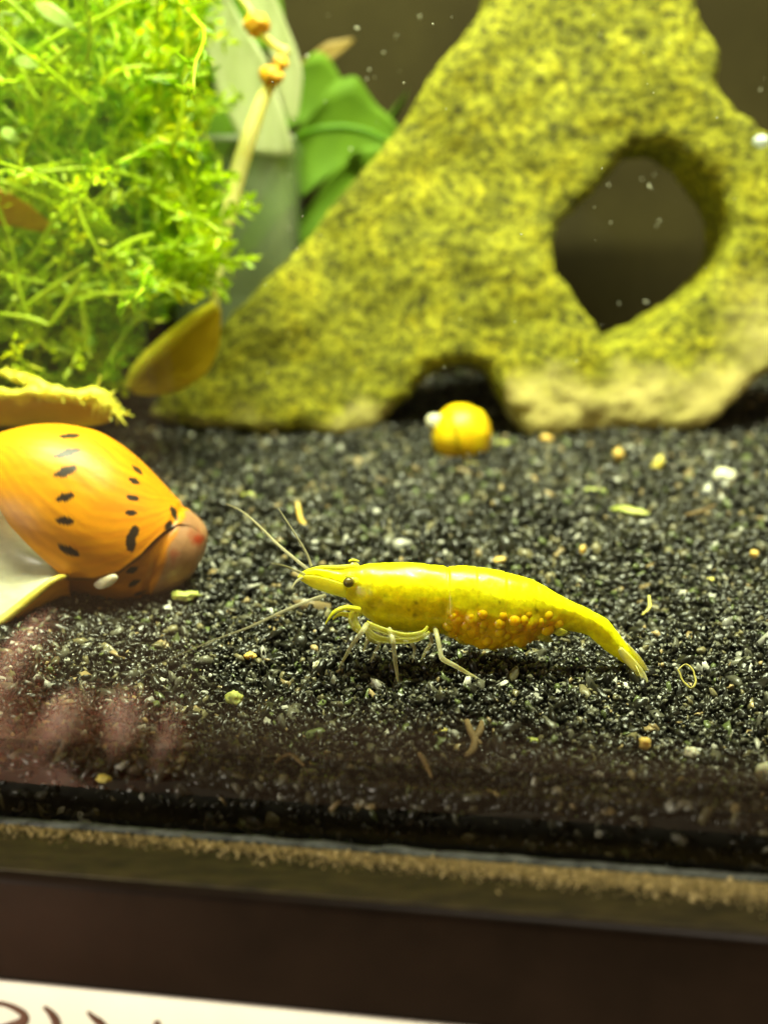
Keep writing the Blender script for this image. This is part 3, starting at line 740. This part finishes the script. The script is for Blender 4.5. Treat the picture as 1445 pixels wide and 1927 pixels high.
for k in range(len(V)):
    s = ss[k // NPh]; j = k % NPh; p = V[k]; x, y = pp[k]
    f_ = j / (NPh - 1)
    t = np.clip(.6 + .7 * nz((f_ * 60, s * .008, 1), 1.0, 3), 0, 1)
    c = OR1 * t + OR2 * (1 - t)
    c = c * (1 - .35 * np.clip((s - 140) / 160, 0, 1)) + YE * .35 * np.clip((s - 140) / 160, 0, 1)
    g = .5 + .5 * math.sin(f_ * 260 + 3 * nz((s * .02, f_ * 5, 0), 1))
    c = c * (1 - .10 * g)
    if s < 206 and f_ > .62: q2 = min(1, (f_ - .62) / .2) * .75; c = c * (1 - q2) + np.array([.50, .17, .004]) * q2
    sp_edge = 62 + 9 * nz((f_ * 8, 0, 2), 1, 2)
    e = np.clip((sp_edge - s) / 6, 0, 1); c = c * (1 - e) + PINK * (1 + .25 * nz(p, 6)) * e
    if s < 55:
        e = np.clip(nz(p + 4, 4, 3) * 2.2 - .35, 0, 1); c = c * (1 - e) + np.array([.34, .05, .015]) * e
    if 66 < s < 206 and (f_ < .004 or f_ > .985): c = c * .3
    m_ = 0
    if fac[k] > .0:
        for (sx_, sy_, a_, b_, an) in spots:
            dx, dy = x - sx_, y - sy_
            if abs(dx) > 40 or abs(dy) > 40: continue
            ca, sa = math.cos(R(an)), math.sin(R(an))
            u_, w_ = (dx * ca + dy * sa) / a_, (-dx * sa + dy * ca) / b_
            d = (abs(u_) ** 1.5 + abs(w_) ** 1.7) + .35 * nz((x * .09, y * .09, 0), 1, 2)
            m_ = max(m_, np.clip((1.0 - d) / .22, 0, 1))
    else:
        q_ = (x - 125) / 18 if abs(x - 125) < 60 else (x - 250) / 13
        if abs(q_) < 1 and math.sin(f_ * 2 * math.pi * 22) > .45 + .4 * q_ * q_: m_ = 1
    c = c * (1 - m_) + DARK * m_
    C[k] = c
Fc = grid_faces(NSs, NPh)
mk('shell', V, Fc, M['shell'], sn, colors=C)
# white inside of the mouth
ins = [k for k, s in enumerate(ss) if s >= 203]
V2 = []; nq = 26
for k in ins:
    U_, L_ = UPP[k], LOW[k]; dd = np.linalg.norm(U_ - L_)
    c1 = U_ * .75 + L_ * .25 + np.array([0, 1, 0]) * dd * .35 ; c2 = U_ * .3 + L_ * .7 + np.array([0, 1, 0]) * dd * .5
    U2 = U_ + np.array([0, .025, 0])
    for j in range(nq):
        t = j / (nq - 1); V2.append((1 - t) ** 3 * U2 + 3 * (1 - t) ** 2 * t * c1 + 3 * (1 - t) * t * t * c2 + t ** 3 * L_)
mk('mouth_lining', V2, grid_faces(len(ins), nq), M['nacre'], sn)
lp = np.array([LOW[k] for k in ins]); lp = lp + np.array([0, -.02, .03])
v, f = tube(lp, [.014, .036, .042, .042, .036], None, 12, 1.0); mk('mouth_lip', v, f, M['lip'], sn)
v, f = blob(np.array(shell_pt(138, R(117))) + D3 * .01, (.105, .03, .045), 4, .15, 3, 1.3, 0, -.45); mk('egg_case', v, f, M['barnacle'], sn)

# ------------------------------------------------------------------ round yellow snail under the arch
q = G(868, 866); cy = q[1] + .2; cpos = P(868, 818, cy); rr = 58 * cy / F
s2 = empty('round_snail', (cpos[0], cpos[1], gz(cpos[1])), 'small round bright yellow snail at the mouth of the rock arch', 'snail')
th = np.linspace(0, 1, 60); V = []; C = []
for i in range(60):
    for j in range(64):
        a = math.pi * i / 59; b_ = 2 * math.pi * j / 64
        sp2 = (a / math.pi * 2.6 + b_ / (2 * math.pi)) % 1
        k_ = 1 + .05 * sp2 ** 2 * math.sin(a) + .02 * nz((math.cos(b_) * 2, math.sin(b_) * 2, a), 1.2)
        d = np.array([math.cos(a) * .98, math.sin(a) * math.cos(b_), math.sin(a) * math.sin(b_)])
        V.append(cpos + d * rr * k_)
        t = np.clip(.5 + nz(d, 1.6, 3), 0, 1); C.append((np.array([.92, .68, .006]) * t + np.array([.85, .52, .004]) * (1 - t)) * (1 - .5 * (sp2 > .93)))
mk('shell', V, grid_faces(60, 64, True), M['shell'], s2, colors=C)
v, f = blob(cpos + np.array([-rr * .86, -rr * .1, rr * .45]), (rr * .3, rr * .3, rr * .26), 8, .2); mk('white_growth', v, f, M['flake_pale'], s2)
v, f = blob(cpos + np.array([rr * .2, -rr * .5, -rr * .88]), (rr * .55, rr * .4, rr * .2), 9, .25); mk('foot', v, f, M['flake_yellow'], s2)

# ------------------------------------------------------------------ plants
# moss bush
mo = empty('aquarium_moss', (-3.4, 12.0, gz(12)), 'bushy bright green moss with fine branching stems', 'moss')
def inside(px, py):
    lim = np.interp(py, [-150, 0, 150, 300, 430, 500, 560, 620, 680, 720, 760], [420, 395, 385, 375, 440, 405, 365, 285, 225, 195, 80])
    return px < lim
lv0 = np.array([[0, 0, 0], [.30, .5, .06], [.7, .42, .10], [1, 0, .02], [.7, -.42, .10], [.3, -.5, .06], [.35, 0, 0], [.7, 0, .03]])
lf0 = np.array([[0, 1, 6, 6], [1, 2, 7, 6], [2, 3, 7, 7], [3, 4, 7, 7], [4, 5, 6, 7], [5, 0, 6, 6]])
lt0 = np.array([[0, 1, 6], [1, 2, 7], [1, 7, 6], [2, 3, 7], [3, 4, 7], [4, 5, 6], [4, 6, 7], [5, 0, 6]])
r_ = np.random.default_rng(31)
LV, LF, LC = [], [], []; cnt = 0
def add_leaf(p, d, nrm, ln, wd, colr):
    global cnt
    d = d / (np.linalg.norm(d) + 1e-9); s_ = np.cross(nrm, d); s_ /= (np.linalg.norm(s_) + 1e-9); n_ = np.cross(d, s_)
    LV.append(p + lv0[:, :1] * ln * d + lv0[:, 1:2] * wd * s_ + lv0[:, 2:] * ln * n_)
    LF.append(lt0 + cnt); LC.append(np.repeat(colr[None], 8, 0)); cnt += 8
stems = []
for k in range(330):
    for _ in range(40):
        px0, py0 = r_.uniform(-160, 440), r_.uniform(-120, 740)
        if inside(px0, py0): break
    Y0 = r_.uniform(10.9, 14.2)
    if px0 > 330: Y0 = max(Y0, 11.8)
    p = P(px0, py0, Y0)
    if p[2] < gz(Y0): continue
    d = np.array([r_.normal(.25, .8), r_.normal(0, .6), r_.normal(.35, .55)]); d /= np.linalg.norm(d)
    ln = r_.uniform(.8, 2.6); pts = [p]; dd = d.copy()
    for _ in range(7):
        dd = dd + r_.normal(0, .16, 3); dd /= np.linalg.norm(dd); pts.append(pts[-1] + dd * ln / 7)
    pts = np.array(pts)
    ok = [inside(*to_px(q)) for q in pts]
    if not all(ok): pts = pts[:max(3, sum(ok))]
    if len(pts) < 3: continue
    stems.append((Y0, pts))
    L = catmull(pts, 16); hue = r_.uniform()
    for q in range(16):
        for _ in range(3):
            v_ = r_.normal(size=3); tg = L[min(q + 1, 15)] - L[max(q - 1, 0)]; tg /= np.linalg.norm(tg) + 1e-9
            dl = tg * .6 + v_ * .6
            b_ = r_.uniform()
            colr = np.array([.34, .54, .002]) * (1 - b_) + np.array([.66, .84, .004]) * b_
            if hue > .75: colr = colr * np.array([1.2, 1.02, 1])
            if hue < .3: colr = colr * np.array([.6, .78, .8])
            add_leaf(L[q] + v_ * .02, dl, r_.normal(size=3), r_.uniform(.05, .2), r_.uniform(.02, .075), colr)
# deeper, darker green mass behind
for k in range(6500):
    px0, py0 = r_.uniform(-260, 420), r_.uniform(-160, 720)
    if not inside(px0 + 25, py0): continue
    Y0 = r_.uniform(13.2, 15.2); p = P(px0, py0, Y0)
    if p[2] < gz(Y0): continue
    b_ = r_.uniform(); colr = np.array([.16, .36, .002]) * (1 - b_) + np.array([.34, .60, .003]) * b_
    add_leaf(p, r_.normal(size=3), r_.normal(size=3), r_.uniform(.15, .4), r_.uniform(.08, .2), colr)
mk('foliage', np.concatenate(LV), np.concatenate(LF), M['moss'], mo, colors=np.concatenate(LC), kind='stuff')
stems.sort(key=lambda t: t[0])
for k, (Y0, pts) in enumerate(stems[:170]):
    v, f = tube(pts, [.022, .018, .01], 12, 6); mk('stem', v, f, M['moss_stem'], mo)
big = [([(55, 100), (130, 55), (175, 40), (245, 0)], 11.2), ([(75, 130), (105, 108), (130, 85)], 11.0), ([(0, 590), (60, 600), (92, 612)], 11.0), ([(30, 590), (100, 540), (165, 497)], 11.1), ([(195, 485), (245, 455), (290, 440)], 11.2),
       ([(95, 612), (125, 570), (155, 515)], 11.1), ([(140, 565), (210, 550), (280, 548), (350, 535)], 11.4), ([(160, 395), (190, 370), (215, 345)], 11.3), ([(305, 390), (320, 365), (335, 345)], 11.6), ([(160, 660), (158, 610), (152, 560)], 11.3),
       ([(0, 60), (30, 110), (55, 165), (75, 190)], 11.4), ([(275, 30), (300, 15), (320, -10)], 11.9)]
for pl, Y0 in big:
    v, f = tube([P(a, b_, Y0) for a, b_ in pl], [.022, .03, .026, .018], 16, 8); mk('stem', v, f, M['moss_stem'], mo)
for (x, y, a, b_, an) in ((105, 30, .19, .085, .6), (15, 40, .13, .1, 0), (50, 118, .12, .06, .3), (20, 255, .08, .06, .7)):
    v, f = sheet([P(x, y, 11) + np.array([-a, 0, a * an]), P(x, y, 10.95), P(x, y, 11) + np.array([a, 0, -a * an])], [.02, b_, b_ * .8, .01], (an, .3, 1), (0, -1, .4), 14, 7, .2, .01)
    mk('leaflet', v, f, simple('pale_leaflet', (.5, .72, .12), (.68, .85, .3), 300, .35, transl=.4) if 'pale_leaflet' not in bpy.data.materials else bpy.data.materials['pale_leaflet'], mo)

# broad green leaves behind
bl = empty('broad_leaf_plant', P(600, 640, 15.8), 'broad smooth green leaves between the pale leaf and the rock', 'plant')
for (pl, wds, side, Y0) in (([(470, 420), (560, 320), (650, 262), (752, 262)], [.8, 1.5, 1.1, .5, .05], (.55, 0, 1), 16.3), ([(480, 560), (560, 440), (640, 360), (720, 300)], [.3, .8, .7, .1], (.6, 0, 1), 15.9), ([(470, 330), (520, 220), (580, 180), (650, 200)], [.5, .9, .6, .1], (.6, 0, 1), 16.6),
                           ([(540, 560), (600, 400), (670, 290), (730, 240)], [.9, 1.5, 1.2, .2], (.9, 0, 1), 16.75), ([(300, 420), (350, 220), (400, 60), (440, -80)], [.5, 1.1, 1.0, .4], (1, 0, .2), 16.4), ([(340, 120), (420, 40), (500, 30), (540, 100)], [.3, .6, .5, .05], (.3, 0, 1), 16.2)):
    v, f = sheet([P(a, b_, Y0) for a, b_ in pl], wds, side, (0, -1, .25), 26, 9, .15, .015, .03, int(Y0 * 10)); lf = mk('leaf', v, f, M['green_leaf'], bl)
    v, f = tube([P(a, b_, 15.6) for a, b_ in ((545, 262), (590, 245), (650, 240), (700, 252), (745, 275))], [.03, .06, .06, .03], 20, 8); mk('leaf_edge', v, f, M['bright_rib'], bl)

# pale translucent leaf
v, f = sheet([P(390, -60, 14.3), P(425, 60, 14.3), P(460, 160, 14.25), P(510, 290, 14.2)], [.10, .24, .42, .40, .30], (1, 0, -.1), (0, -1, .2), 26, 9, .2, .015, .02, 3)
pl_ = mk('pale_leaf', v, f, M['pale_leaf']); tag(pl_, 'pale milky translucent leaf standing behind the yellow stem', 'leaf')
v, f = sheet([P(470, -40, 14.6), P(520, 60, 14.6), P(545, 150, 14.6), P(552, 225, 14.6)], [.2, .16, .2, .05], (1, 0, .5), (0, -1, .2), 20, 7, .2, .012, .02, 4)
pl2 = mk('pale_leaf', v, f, M['pale_leaf']); tag(pl2, 'narrow pale leaf tip curling above the orange stem knots', 'leaf')

# clear plastic cup
def cup():
    a = P(300, 262, 15.0); b_ = P(556, 262, 15.0); cx, rad = (a[0] + b_[0]) / 2, (b_[0] - a[0]) / 2
    z1 = a[2]; z0 = gz(15) ; V = []; n = 64
    prof = [(.92, z0), (.985, z0 + .1), (1.0, z1 - .52), (1.0, z1 - .06), (1.03, z1 - .05), (1.03, z1), (.97, z1), (.965, z1 - .5), (.95, z0 + .14), (.88, z0 + .05)]
    for r0, z in prof:
        for j in range(n):
            t = 2 * math.pi * j / n; c_, s_ = math.cos(t), math.sin(t)
            e = .45
            V.append((cx + rad * r0 * math.copysign(abs(c_) ** e, c_), 15.9 + .9 * r0 * math.copysign(abs(s_) ** e, s_), z))
    Fc = grid_faces(len(prof), n, True); Fc.append(tuple(range(n))); Fc.append(tuple((len(prof) - 1) * n + j for j in range(n - 1, -1, -1)))
    return np.array(V), Fc, cx, rad, z1
v, f, ccx, crad, cz = cup()
cp = empty('plastic_cup', (ccx, 15.9, gz(15)), 'clear grey plastic cup half hidden behind moss and rock', 'cup')
mk('wall', v, f, M['cup'], cp)
v, f = bevel_box(np.array([[ccx - crad, 14.9, cz - .02], [ccx + crad, 14.9, cz - .02], [ccx + crad, 14.9, cz + .05], [ccx - crad, 14.9, cz + .05], [ccx - crad, 14.98, cz - .02], [ccx + crad, 14.98, cz - .02], [ccx + crad, 14.98, cz + .05], [ccx - crad, 14.98, cz + .05]]), .015, 2)
mk('rim', v, f, simple('cup_rim', (.45, .5, .36), (.6, .64, .5), 200, .25, clear=.25), cp)

# yellow stem with orange knots
ys = empty('bare_plant', P(405, 572, 12.4), 'thin pale yellow plant stem with orange knots leaning above the dead leaf', 'plant')
pl = [(538, 92, 12.6), (522, 135, 12.6), (495, 185, 12.55), (468, 260, 12.5), (445, 335, 12.5), (428, 410, 12.45), (414, 480, 12.45), (406, 540, 12.4), (404, 575, 12.4)]
add_tube('stalk', [P(*p) for p in pl], [.05, .06, .075, .095, .1, .085, .06, .06, .05], M['yellow_stem'], ys, 60, 12)
for (x, y, a) in ((511, 143, .13), (528, 118, .08), (482, 45, .13)):
    v, f = blob(P(x, y, 12.55), (a * 1.1, a, a * .9), int(x), .35); kn = mk('knot', v, f, M['orange_node'], ys)
add_tube('runner', [P(*p) for p in ((480, 45, 12.55), (500, 70, 12.55), (525, 90, 12.58), (540, 95, 12.6))], [.05, .04, .05], M['yellow_stem'], ys, 16, 8)
add_tube('runner', [P(*p) for p in ((430, -30, 12.6), (465, 10, 12.58), (482, 42, 12.55))], [.03, .03, .04], M['yellow_stem'], ys, 16, 8)

# dead amber leaf
dl = empty('dead_leaf', P(260, 735, 12.2), 'curled amber dead leaf with a bright yellow edge at the foot of the stem', 'dead leaf')
mid = [(405, 572), (365, 600), (325, 632), (285, 668), (255, 700), (240, 730)]
v, f = sheet([P(x + 31 * math.sin(math.pi * k / 5) + 8, y + 33 * math.sin(math.pi * k / 5) + 6, 12.4) for k, (x, y) in enumerate(mid)], [.03, .2, .26, .23, .16, .04], (.65, .1, -.75), (0, -1, .2), 24, 9, .2, .015, .03, 9)
mk('blade', v, f, M['dead_leaf'], dl)
add_tube('edge_rib', [P(a, b_, 12.15) for a, b_ in mid], [.06, .075, .08, .085, .07, .04], M['rib'], dl, 36, 10)
# dead leaf in the moss, and a fragment behind
v, f = sheet([P(-60, 350, 11.3), P(0, 356, 11.35), P(60, 378, 11.4), P(104, 400, 11.5)], [.18, .2, .13, .01], (0, .3, -1), (0, -1, .3), 18, 7, .2, .012, .02, 12)
d2 = mk('dead_leaf', v - np.array([0, 0, .18]), f, simple('orange_leaf', (.62, .42, .008), (.78, .56, .015), 160, .5, transl=.4)); tag(d2, 'brownish orange dead leaf caught inside the green moss', 'dead leaf')
v, f = sheet([P(330, 255, 14.2), P(370, 228, 14.2), P(408, 200, 14.2)], [.02, .12, .02], (.3, 0, 1), (0, -1, .2), 12, 5, .2, .01)
d3 = mk('dead_leaf', v, f, M['dead_leaf']); tag(d3, 'small orange dead leaf sliver above the plastic cup rim', 'dead leaf')
v, f = sheet([P(560, 125, 16.8), P(610, 105, 16.8), P(665, 75, 16.8)], [.03, .2, .02], (.3, 0, 1), (0, -1, .2), 12, 5, .2, .01)
d4 = mk('dead_leaf', v, f, simple('dim_leaf', (.2, .13, .015), (.26, .17, .02), 200, .6)); tag(d4, 'dim brown leaf sliver against the dark back wall', 'dead leaf')

# frayed yellow leaf behind the spotted snail
fy = empty('frayed_leaf', P(90, 800, 10.2), 'curled orange leaf with bright frayed yellow ridges behind the spotted snail', 'dead leaf')
v, f = sheet([P(-70, 768, 10.2), P(0, 768, 10.15), P(80, 770, 10.15), P(150, 774, 10.2), P(205, 778, 10.3)], [.2, .19, .19, .17, .08], (0, .3, -1), (0, -1, .25), 30, 9, -.25, .02, .02, 8)
mk('blade', v, f, simple('orange_blade', (.62, .40, .008), (.78, .52, .012), 160, .45, sss=.3, transl=.3), fy)
def ridge(name, pl, rad, seed):
    v, f = tube([P(*p) for p in pl], rad, 60, 12)
    v = np.array([q + np.array([nz(q + seed, 7, 3), nz(q + seed + 3, 7, 3), nz(q + seed + 6, 7, 3)]) * .03 for q in v]); mk(name, v, f, M['frayed'], fy)
ridge('ridge', [(-60, 742, 10.05), (0, 741, 10.05), (60, 738, 10.05), (130, 744, 10.1), (190, 745, 10.15), (208, 762, 10.2), (226, 782, 10.25)], [.05, .05, .05, .07, .07, .05, .03], 1)
ridge('ridge', [(4, 700, 10.25), (40, 712, 10.2), (85, 730, 10.12), (120, 742, 10.08)], [.03, .055, .06, .05], 2)
r_ = np.random.default_rng(4); FV, FF = [], []; n0 = 0
for k in range(240):
    x0 = r_.uniform(0, 226); y0 = np.interp(x0, [0, 60, 130, 190, 222], [741, 738, 744, 748, 778]) if r_.uniform() < .65 or x0 > 120 else np.interp(x0, [0, 40, 85, 120], [698, 712, 730, 742])
    sc_ = .5 + .9 * (x0 > 150)
    a_ = P(x0, y0, r_.uniform(10.02, 10.2)); b_ = a_ + np.array([r_.normal(.03, .05), r_.normal(-.02, .04), r_.normal(-.01, .06)]) * sc_
    v, f = tube([a_, (a_ + b_) / 2 + r_.normal(0, .012, 3), b_], [.014, .01, .004], 6, 5); FV.append(v); FF += [tuple(q + n0 for q in t) for t in f]; n0 += len(v)
mk('fringe', np.concatenate(FV), FF, M['frayed'], fy, kind='stuff')

# ------------------------------------------------------------------ bits lying on the gravel
bits = [('leaf_fragment', 1182, 962, (.20, .10, .04), 'flake_green', 'largest pale green leaf fragment on the gravel behind the shrimp tail', 'leaf fragment', .5, 0.1),
        ('leaf_fragment', 1118, 925, (.15, .07, .04), 'flake_green', 'flat green fragment lying beside the largest leaf fragment', 'leaf fragment', .3, 0),
        ('leaf_fragment', 1236, 880, (.06, .06, .15), 'flake_yellow', 'upright yellow fragment standing on the gravel before the rock', 'leaf fragment', .3, .5),
        ('leaf_fragment', 1163, 858, (.07, .06, .10), 'flake_orange', 'small peach-coloured fragment near the right foot of the rock', 'leaf fragment', .3, 0),
        ('leaf_fragment', 362, 940, (.19, .08, .035), 'flake_green', 'oval pale green leaf fragment touching the spire of the spotted snail', 'leaf fragment', .12, -.1),
        ('leaf_fragment', 468, 936, (.10, .06, .05), 'flake_green', 'small pale leaf fragment beside the oval one', 'leaf fragment', .3, 0),
        ('leaf_fragment', 350, 1122, (.13, .06, .04), 'flake_green', 'ragged yellow-white fragment under the spotted snail spire', 'leaf fragment', .45, 0),
        ('leaf_fragment', 945, 838, (.13, .08, .06), 'flake_green', 'green-yellow fragment beside the round yellow snail', 'leaf fragment', .35, 0),
        ('pebble', 1362, 903, (.16, .14, .14), 'flake_pale', 'round cream pebble on the gravel below the right foot of the rock', 'pebble', .15, 0),
        ('pebble', 1442, 1458, (.08, .06, .08), 'flake_pale', 'smooth white pebble in the shaded gravel by the glass', 'pebble', .15, 0),
        ('pebble', 1028, 828, (.1, .08, .07), 'flake_orange', 'small tan pebble against the rock foot by the arch', 'pebble', .2, 0),
        ('food_crumb', 826, 1380, (.055, .04, .04), 'flake_yellow', 'bright yellow crumb at the shade line in front of the shrimp', 'crumb', .35, 0),
        ('food_crumb', 1213, 1402, (.045, .035, .045), 'flake_orange', 'orange crumb on the shaded gravel right of the shrimp tail', 'crumb', .25, 0),
        ('food_crumb', 195, 1467, (.045, .03, .03), 'flake_yellow', 'lone yellow crumb close to the glass before the spotted snail', 'crumb', .3, 0),
        ('food_crumb', 1336, 1097, (.045, .04, .045), 'flake_yellow', 'pale yellow crumb above and behind the shrimp tail', 'crumb', .25, 0),
        ('food_crumb', 1226, 1062, (.06, .035, .03), 'flake_pale', 'flat cream crumb behind the bend of the shrimp back', 'crumb', .3, .2),
        ('food_crumb', 1096, 1038, (.035, .03, .06), 'flake_orange', 'upright tan crumb just above the shrimp back', 'crumb', .3, .3),
        ('food_crumb', 1420, 1045, (.05, .04, .045), 'flake_orange', 'peach crumb beyond the pale yellow one, beside the wall side', 'crumb', .3, 0),
        ('food_crumb', 940, 1055, (.07, .05, .03), 'flake_orange', 'brownish yellow crumb touching the outline of the shrimp back', 'crumb', .4, 0),
        ('food_crumb', 595, 1255, (.035, .03, .04), 'flake_pale', 'cream crumb beside the front walking leg', 'crumb', .3, .3),
        ('food_crumb', 1300, 1418, (.05, .04, .035), 'flake_pale', 'whitish crumb beside the orange one in the shade', 'crumb', .3, 0),
        ('food_crumb', 1005, 1400, (.06, .05, .03), 'flake_green', 'olive crumb in the shade under the shrimp eggs', 'crumb', .35, 0),
        ('food_crumb', 440, 1315, (.075, .06, .05), 'flake_green', 'greenish crumb half sunk in the gravel under the long antenna', 'crumb', .3, 0),
        ('food_crumb', 470, 1235, (.05, .04, .03), 'flake_orange', 'brown crumb below the tip of the shrimp snout', 'crumb', .3, 0)]
for k, (nm, x, y, sz, mt, lab, cat, amp, tilt) in enumerate(bits):
    g_ = G(x, y); sz = tuple(q * .85 for q in sz); v, f = blob(g_ + np.array([0, 0, sz[2] * .2]), sz, k + 2, amp * 1.5, 3, 1.5, (k * 1.7) % 1.2 - .6, tilt)
    tag(mk(nm, v, f, M[mt]), lab, cat)
def gtube(name, pl, rad, mat, lab, cat):
    v, f = tube([G(x, y, h) for x, y, h in pl], rad, 30, 8); v = np.array([q + np.array([nz(q, 14), nz(q + 3, 14), nz(q + 5, 14)]) * .006 for q in v])
    return tag(mk(name, v, f, M[mat]), lab, cat)
tw = empty('twig', G(890, 1400), 'forked brown twig on the shaded gravel before the shrimp', 'twig')
for pl in ([(878, 1372, .05), (884, 1388, .05), (893, 1402, .04), (905, 1410, .03)], [(893, 1402, .04), (890, 1418, .03), (876, 1430, .02)], [(893, 1400, .04), (903, 1392, .06), (906, 1378, .07)]):
    v, f = tube([G(x, y, h) for x, y, h in pl], [.02, .024, .014], 14, 8); mk('branch', v, f, M['twig'], tw)
gtube('shed_skin', [(1276, 1268, .03), (1290, 1264, .05), (1304, 1276, .05), (1308, 1296, .03), (1298, 1300, .02), (1284, 1284, .02), (1276, 1268, .03)], [.005, .008, .006], 'olive', 'looped olive thread on the gravel beyond the tail fan', 'thread')
gtube('plant_thread', [(1220, 1140, .08), (1222, 1150, .06), (1218, 1157, .04), (1208, 1162, .02)], [.010, .014, .008], 'flake_yellow', 'tiny bright yellow curled thread right of the shrimp tail', 'thread')
gtube('plant_thread', [(560, 965, .1), (566, 990, .07), (582, 1005, .05), (600, 1010, .03)], [.02, .026, .016], 'flake_orange', 'tan curved thread behind the raised antenna', 'thread')
gtube('plant_thread', [(1290, 985, .08), (1315, 975, .06), (1345, 960, .05)], [.02, .025, .012], 'twig', 'brown straight thread below the cream pebble', 'thread')
gtube('plant_thread', [(790, 1432, .04), (802, 1450, .03), (812, 1470, .02)], [.014, .016, .008], 'twig', 'short tan thread lying in the shade below the yellow crumb', 'thread')
gtube('plant_thread', [(520, 1445, .03), (545, 1432, .04), (572, 1450, .03)], [.012, .014, .008], 'twig', 'bent tan thread in the shaded gravel under the front leg', 'thread')
# bubble on the rock's edge, specks drifting in the water
v, f = blob(P(1432, 265, 12.6), (.09, .08, .07), 5, .05); tag(mk('air_bubble', v, f, M['bubble']), 'bluish white air bubble on the upper edge of the rock', 'bubble')
r_ = np.random.default_rng(12); cs = []
fixed = [(672, 52), (745, 68), (722, 98), (695, 130), (705, 145), (690, 148), (790, 32), (1145, 348), (1208, 337), (1230, 328), (1222, 350), (1240, 415), (1235, 425), (1165, 570), (1215, 568), (578, 105), (612, 190), (880, 700), (1430, 168), (545, 330), (465, 385), (660, 280), (545, 430)]
for x, y in fixed: cs.append(P(x, y, r_.uniform(11.0, 12.3)))
for k in range(70): cs.append(P(r_.uniform(420, 1445), r_.uniform(0, 780), r_.uniform(7.5, 12.5)))
cs = np.array(cs); szs = np.concatenate([r_.uniform(.010, .024, len(fixed)), r_.uniform(.004, .009, 70)])
v, f, c = grains(cs, szs, 1, 13)
sp_ = mk('drifting_specks', v, f, M['speck']); tag(sp_, 'fine white specks drifting in the water', 'specks', kind='stuff')

# ------------------------------------------------------------------ the photographer's hand, seen as a reflection in the glass
def mirror(px, py, Y):
    p = P(px, py, Y); d = np.dot(p - G0, GN); return p - 2 * d * GN
ha = []
def chain(pts, rad): ha.append(([mirror(*p) for p in pts], rad))
bmh = bpy.data.meshes.new('hand'); hv, he, hr = [], [], []
def addv(p, r): hv.append(tuple(np.array(p) * S)); hr.append(r * S); return len(hv) - 1
D_ = 26.0
root = addv(mirror(110, 1640, D_), 3.0)
wr = addv(mirror(60, 1900, D_ + .5), 2.7); he.append((root, wr)); el = addv(mirror(0, 2500, D_ + 3), 3.4); he.append((wr, el))
kn = [(40, 1440, 1.05, [(14, 1330, .85), (48, 1240, .74), (98, 1178, .58)]), (140, 1400, 1.1, [(150, 1310, .85), (120, 1370, .78), (110, 1440, .62)]), (215, 1410, 1.05, [(240, 1320, .82), (250, 1370, .76), (240, 1440, .6)]), (285, 1440, .95, [(315, 1350, .74), (320, 1400, .68), (310, 1460, .55)])]
for (x, y, r0, js) in kn:
    pv = addv(mirror(x, y, D_), r0); he.append((root, pv))
    for n_, (a, b_, r1) in enumerate(js):
        nv_ = addv(mirror(a, b_, D_ - (n_ * .9 if x > 100 else .3 * n_)), r1); he.append((pv, nv_)); pv = nv_
t1 = addv(mirror(0, 1620, D_ - .6), 1.2); he.append((root, t1)); t2 = addv(mirror(-60, 1520, D_ - 1.2), .95); he.append((t1, t2)); t3 = addv(mirror(-90, 1430, D_ - 1.6), .72); he.append((t2, t3))
bmh.from_pydata(hv, he, [])
ho = bpy.data.objects.new('hand', bmh); col.objects.link(ho)
ms_ = ho.modifiers.new('skin', 'SKIN'); ss_ = ho.modifiers.new('sub', 'SUBSURF'); ss_.levels = 2; ss_.render_levels = 2
bmh.skin_vertices.new() if not bmh.skin_vertices else None
for k, sv in enumerate(bmh.skin_vertices[0].data): sv.radius = (hr[k], hr[k]); sv.use_root = (k == 0)
dg = bpy.context.evaluated_depsgraph_get(); dg.update()
hm = bpy.data.meshes.new_from_object(ho.evaluated_get(dg)); bpy.data.objects.remove(ho)
hm.materials.clear(); hm.materials.append(M['skin'])
hm.polygons.foreach_set('use_smooth', [True] * len(hm.polygons))
ho = bpy.data.objects.new('person_hand', hm); col.objects.link(ho)
tag(ho, 'bare hand with one finger raised, mirrored faintly in the front glass', 'hand')

# ------------------------------------------------------------------ the phone that takes the picture, mirrored as a dark shape in the glass
def from_cam(x, y, zf):
    c, s_ = math.cos(PITCH), math.sin(PITCH); return np.array([x, zf * c + y * s_, CAM_H - zf * s_ + y * c])
x0, x1, y0, y1, z0, z1 = -4.7, 3.1, -5.7, 9.8, -.45, -1.25
v, f = bevel_box(np.array([from_cam(x0, y0, z0), from_cam(x1, y0, z0), from_cam(x1, y1, z0), from_cam(x0, y1, z0), from_cam(x0, y0, z1), from_cam(x1, y0, z1), from_cam(x1, y1, z1), from_cam(x0, y1, z1)]), .3, 4)
ph = empty('phone', from_cam(-.8, y0, -.85), 'black phone held in front of the tank, mirrored dark in the glass', 'phone')
mk('case', v, f, simple('phone_case', (.008, .008, .008), (.012, .011, .01), 300, .7, spec=.2), ph)
v, f = tube([from_cam(0, 0, -.46), from_cam(0, 0, -.2)], [.75, .75], 6, 32); mk('lens_ring', v, f, bpy.data.materials['phone_case'], ph)
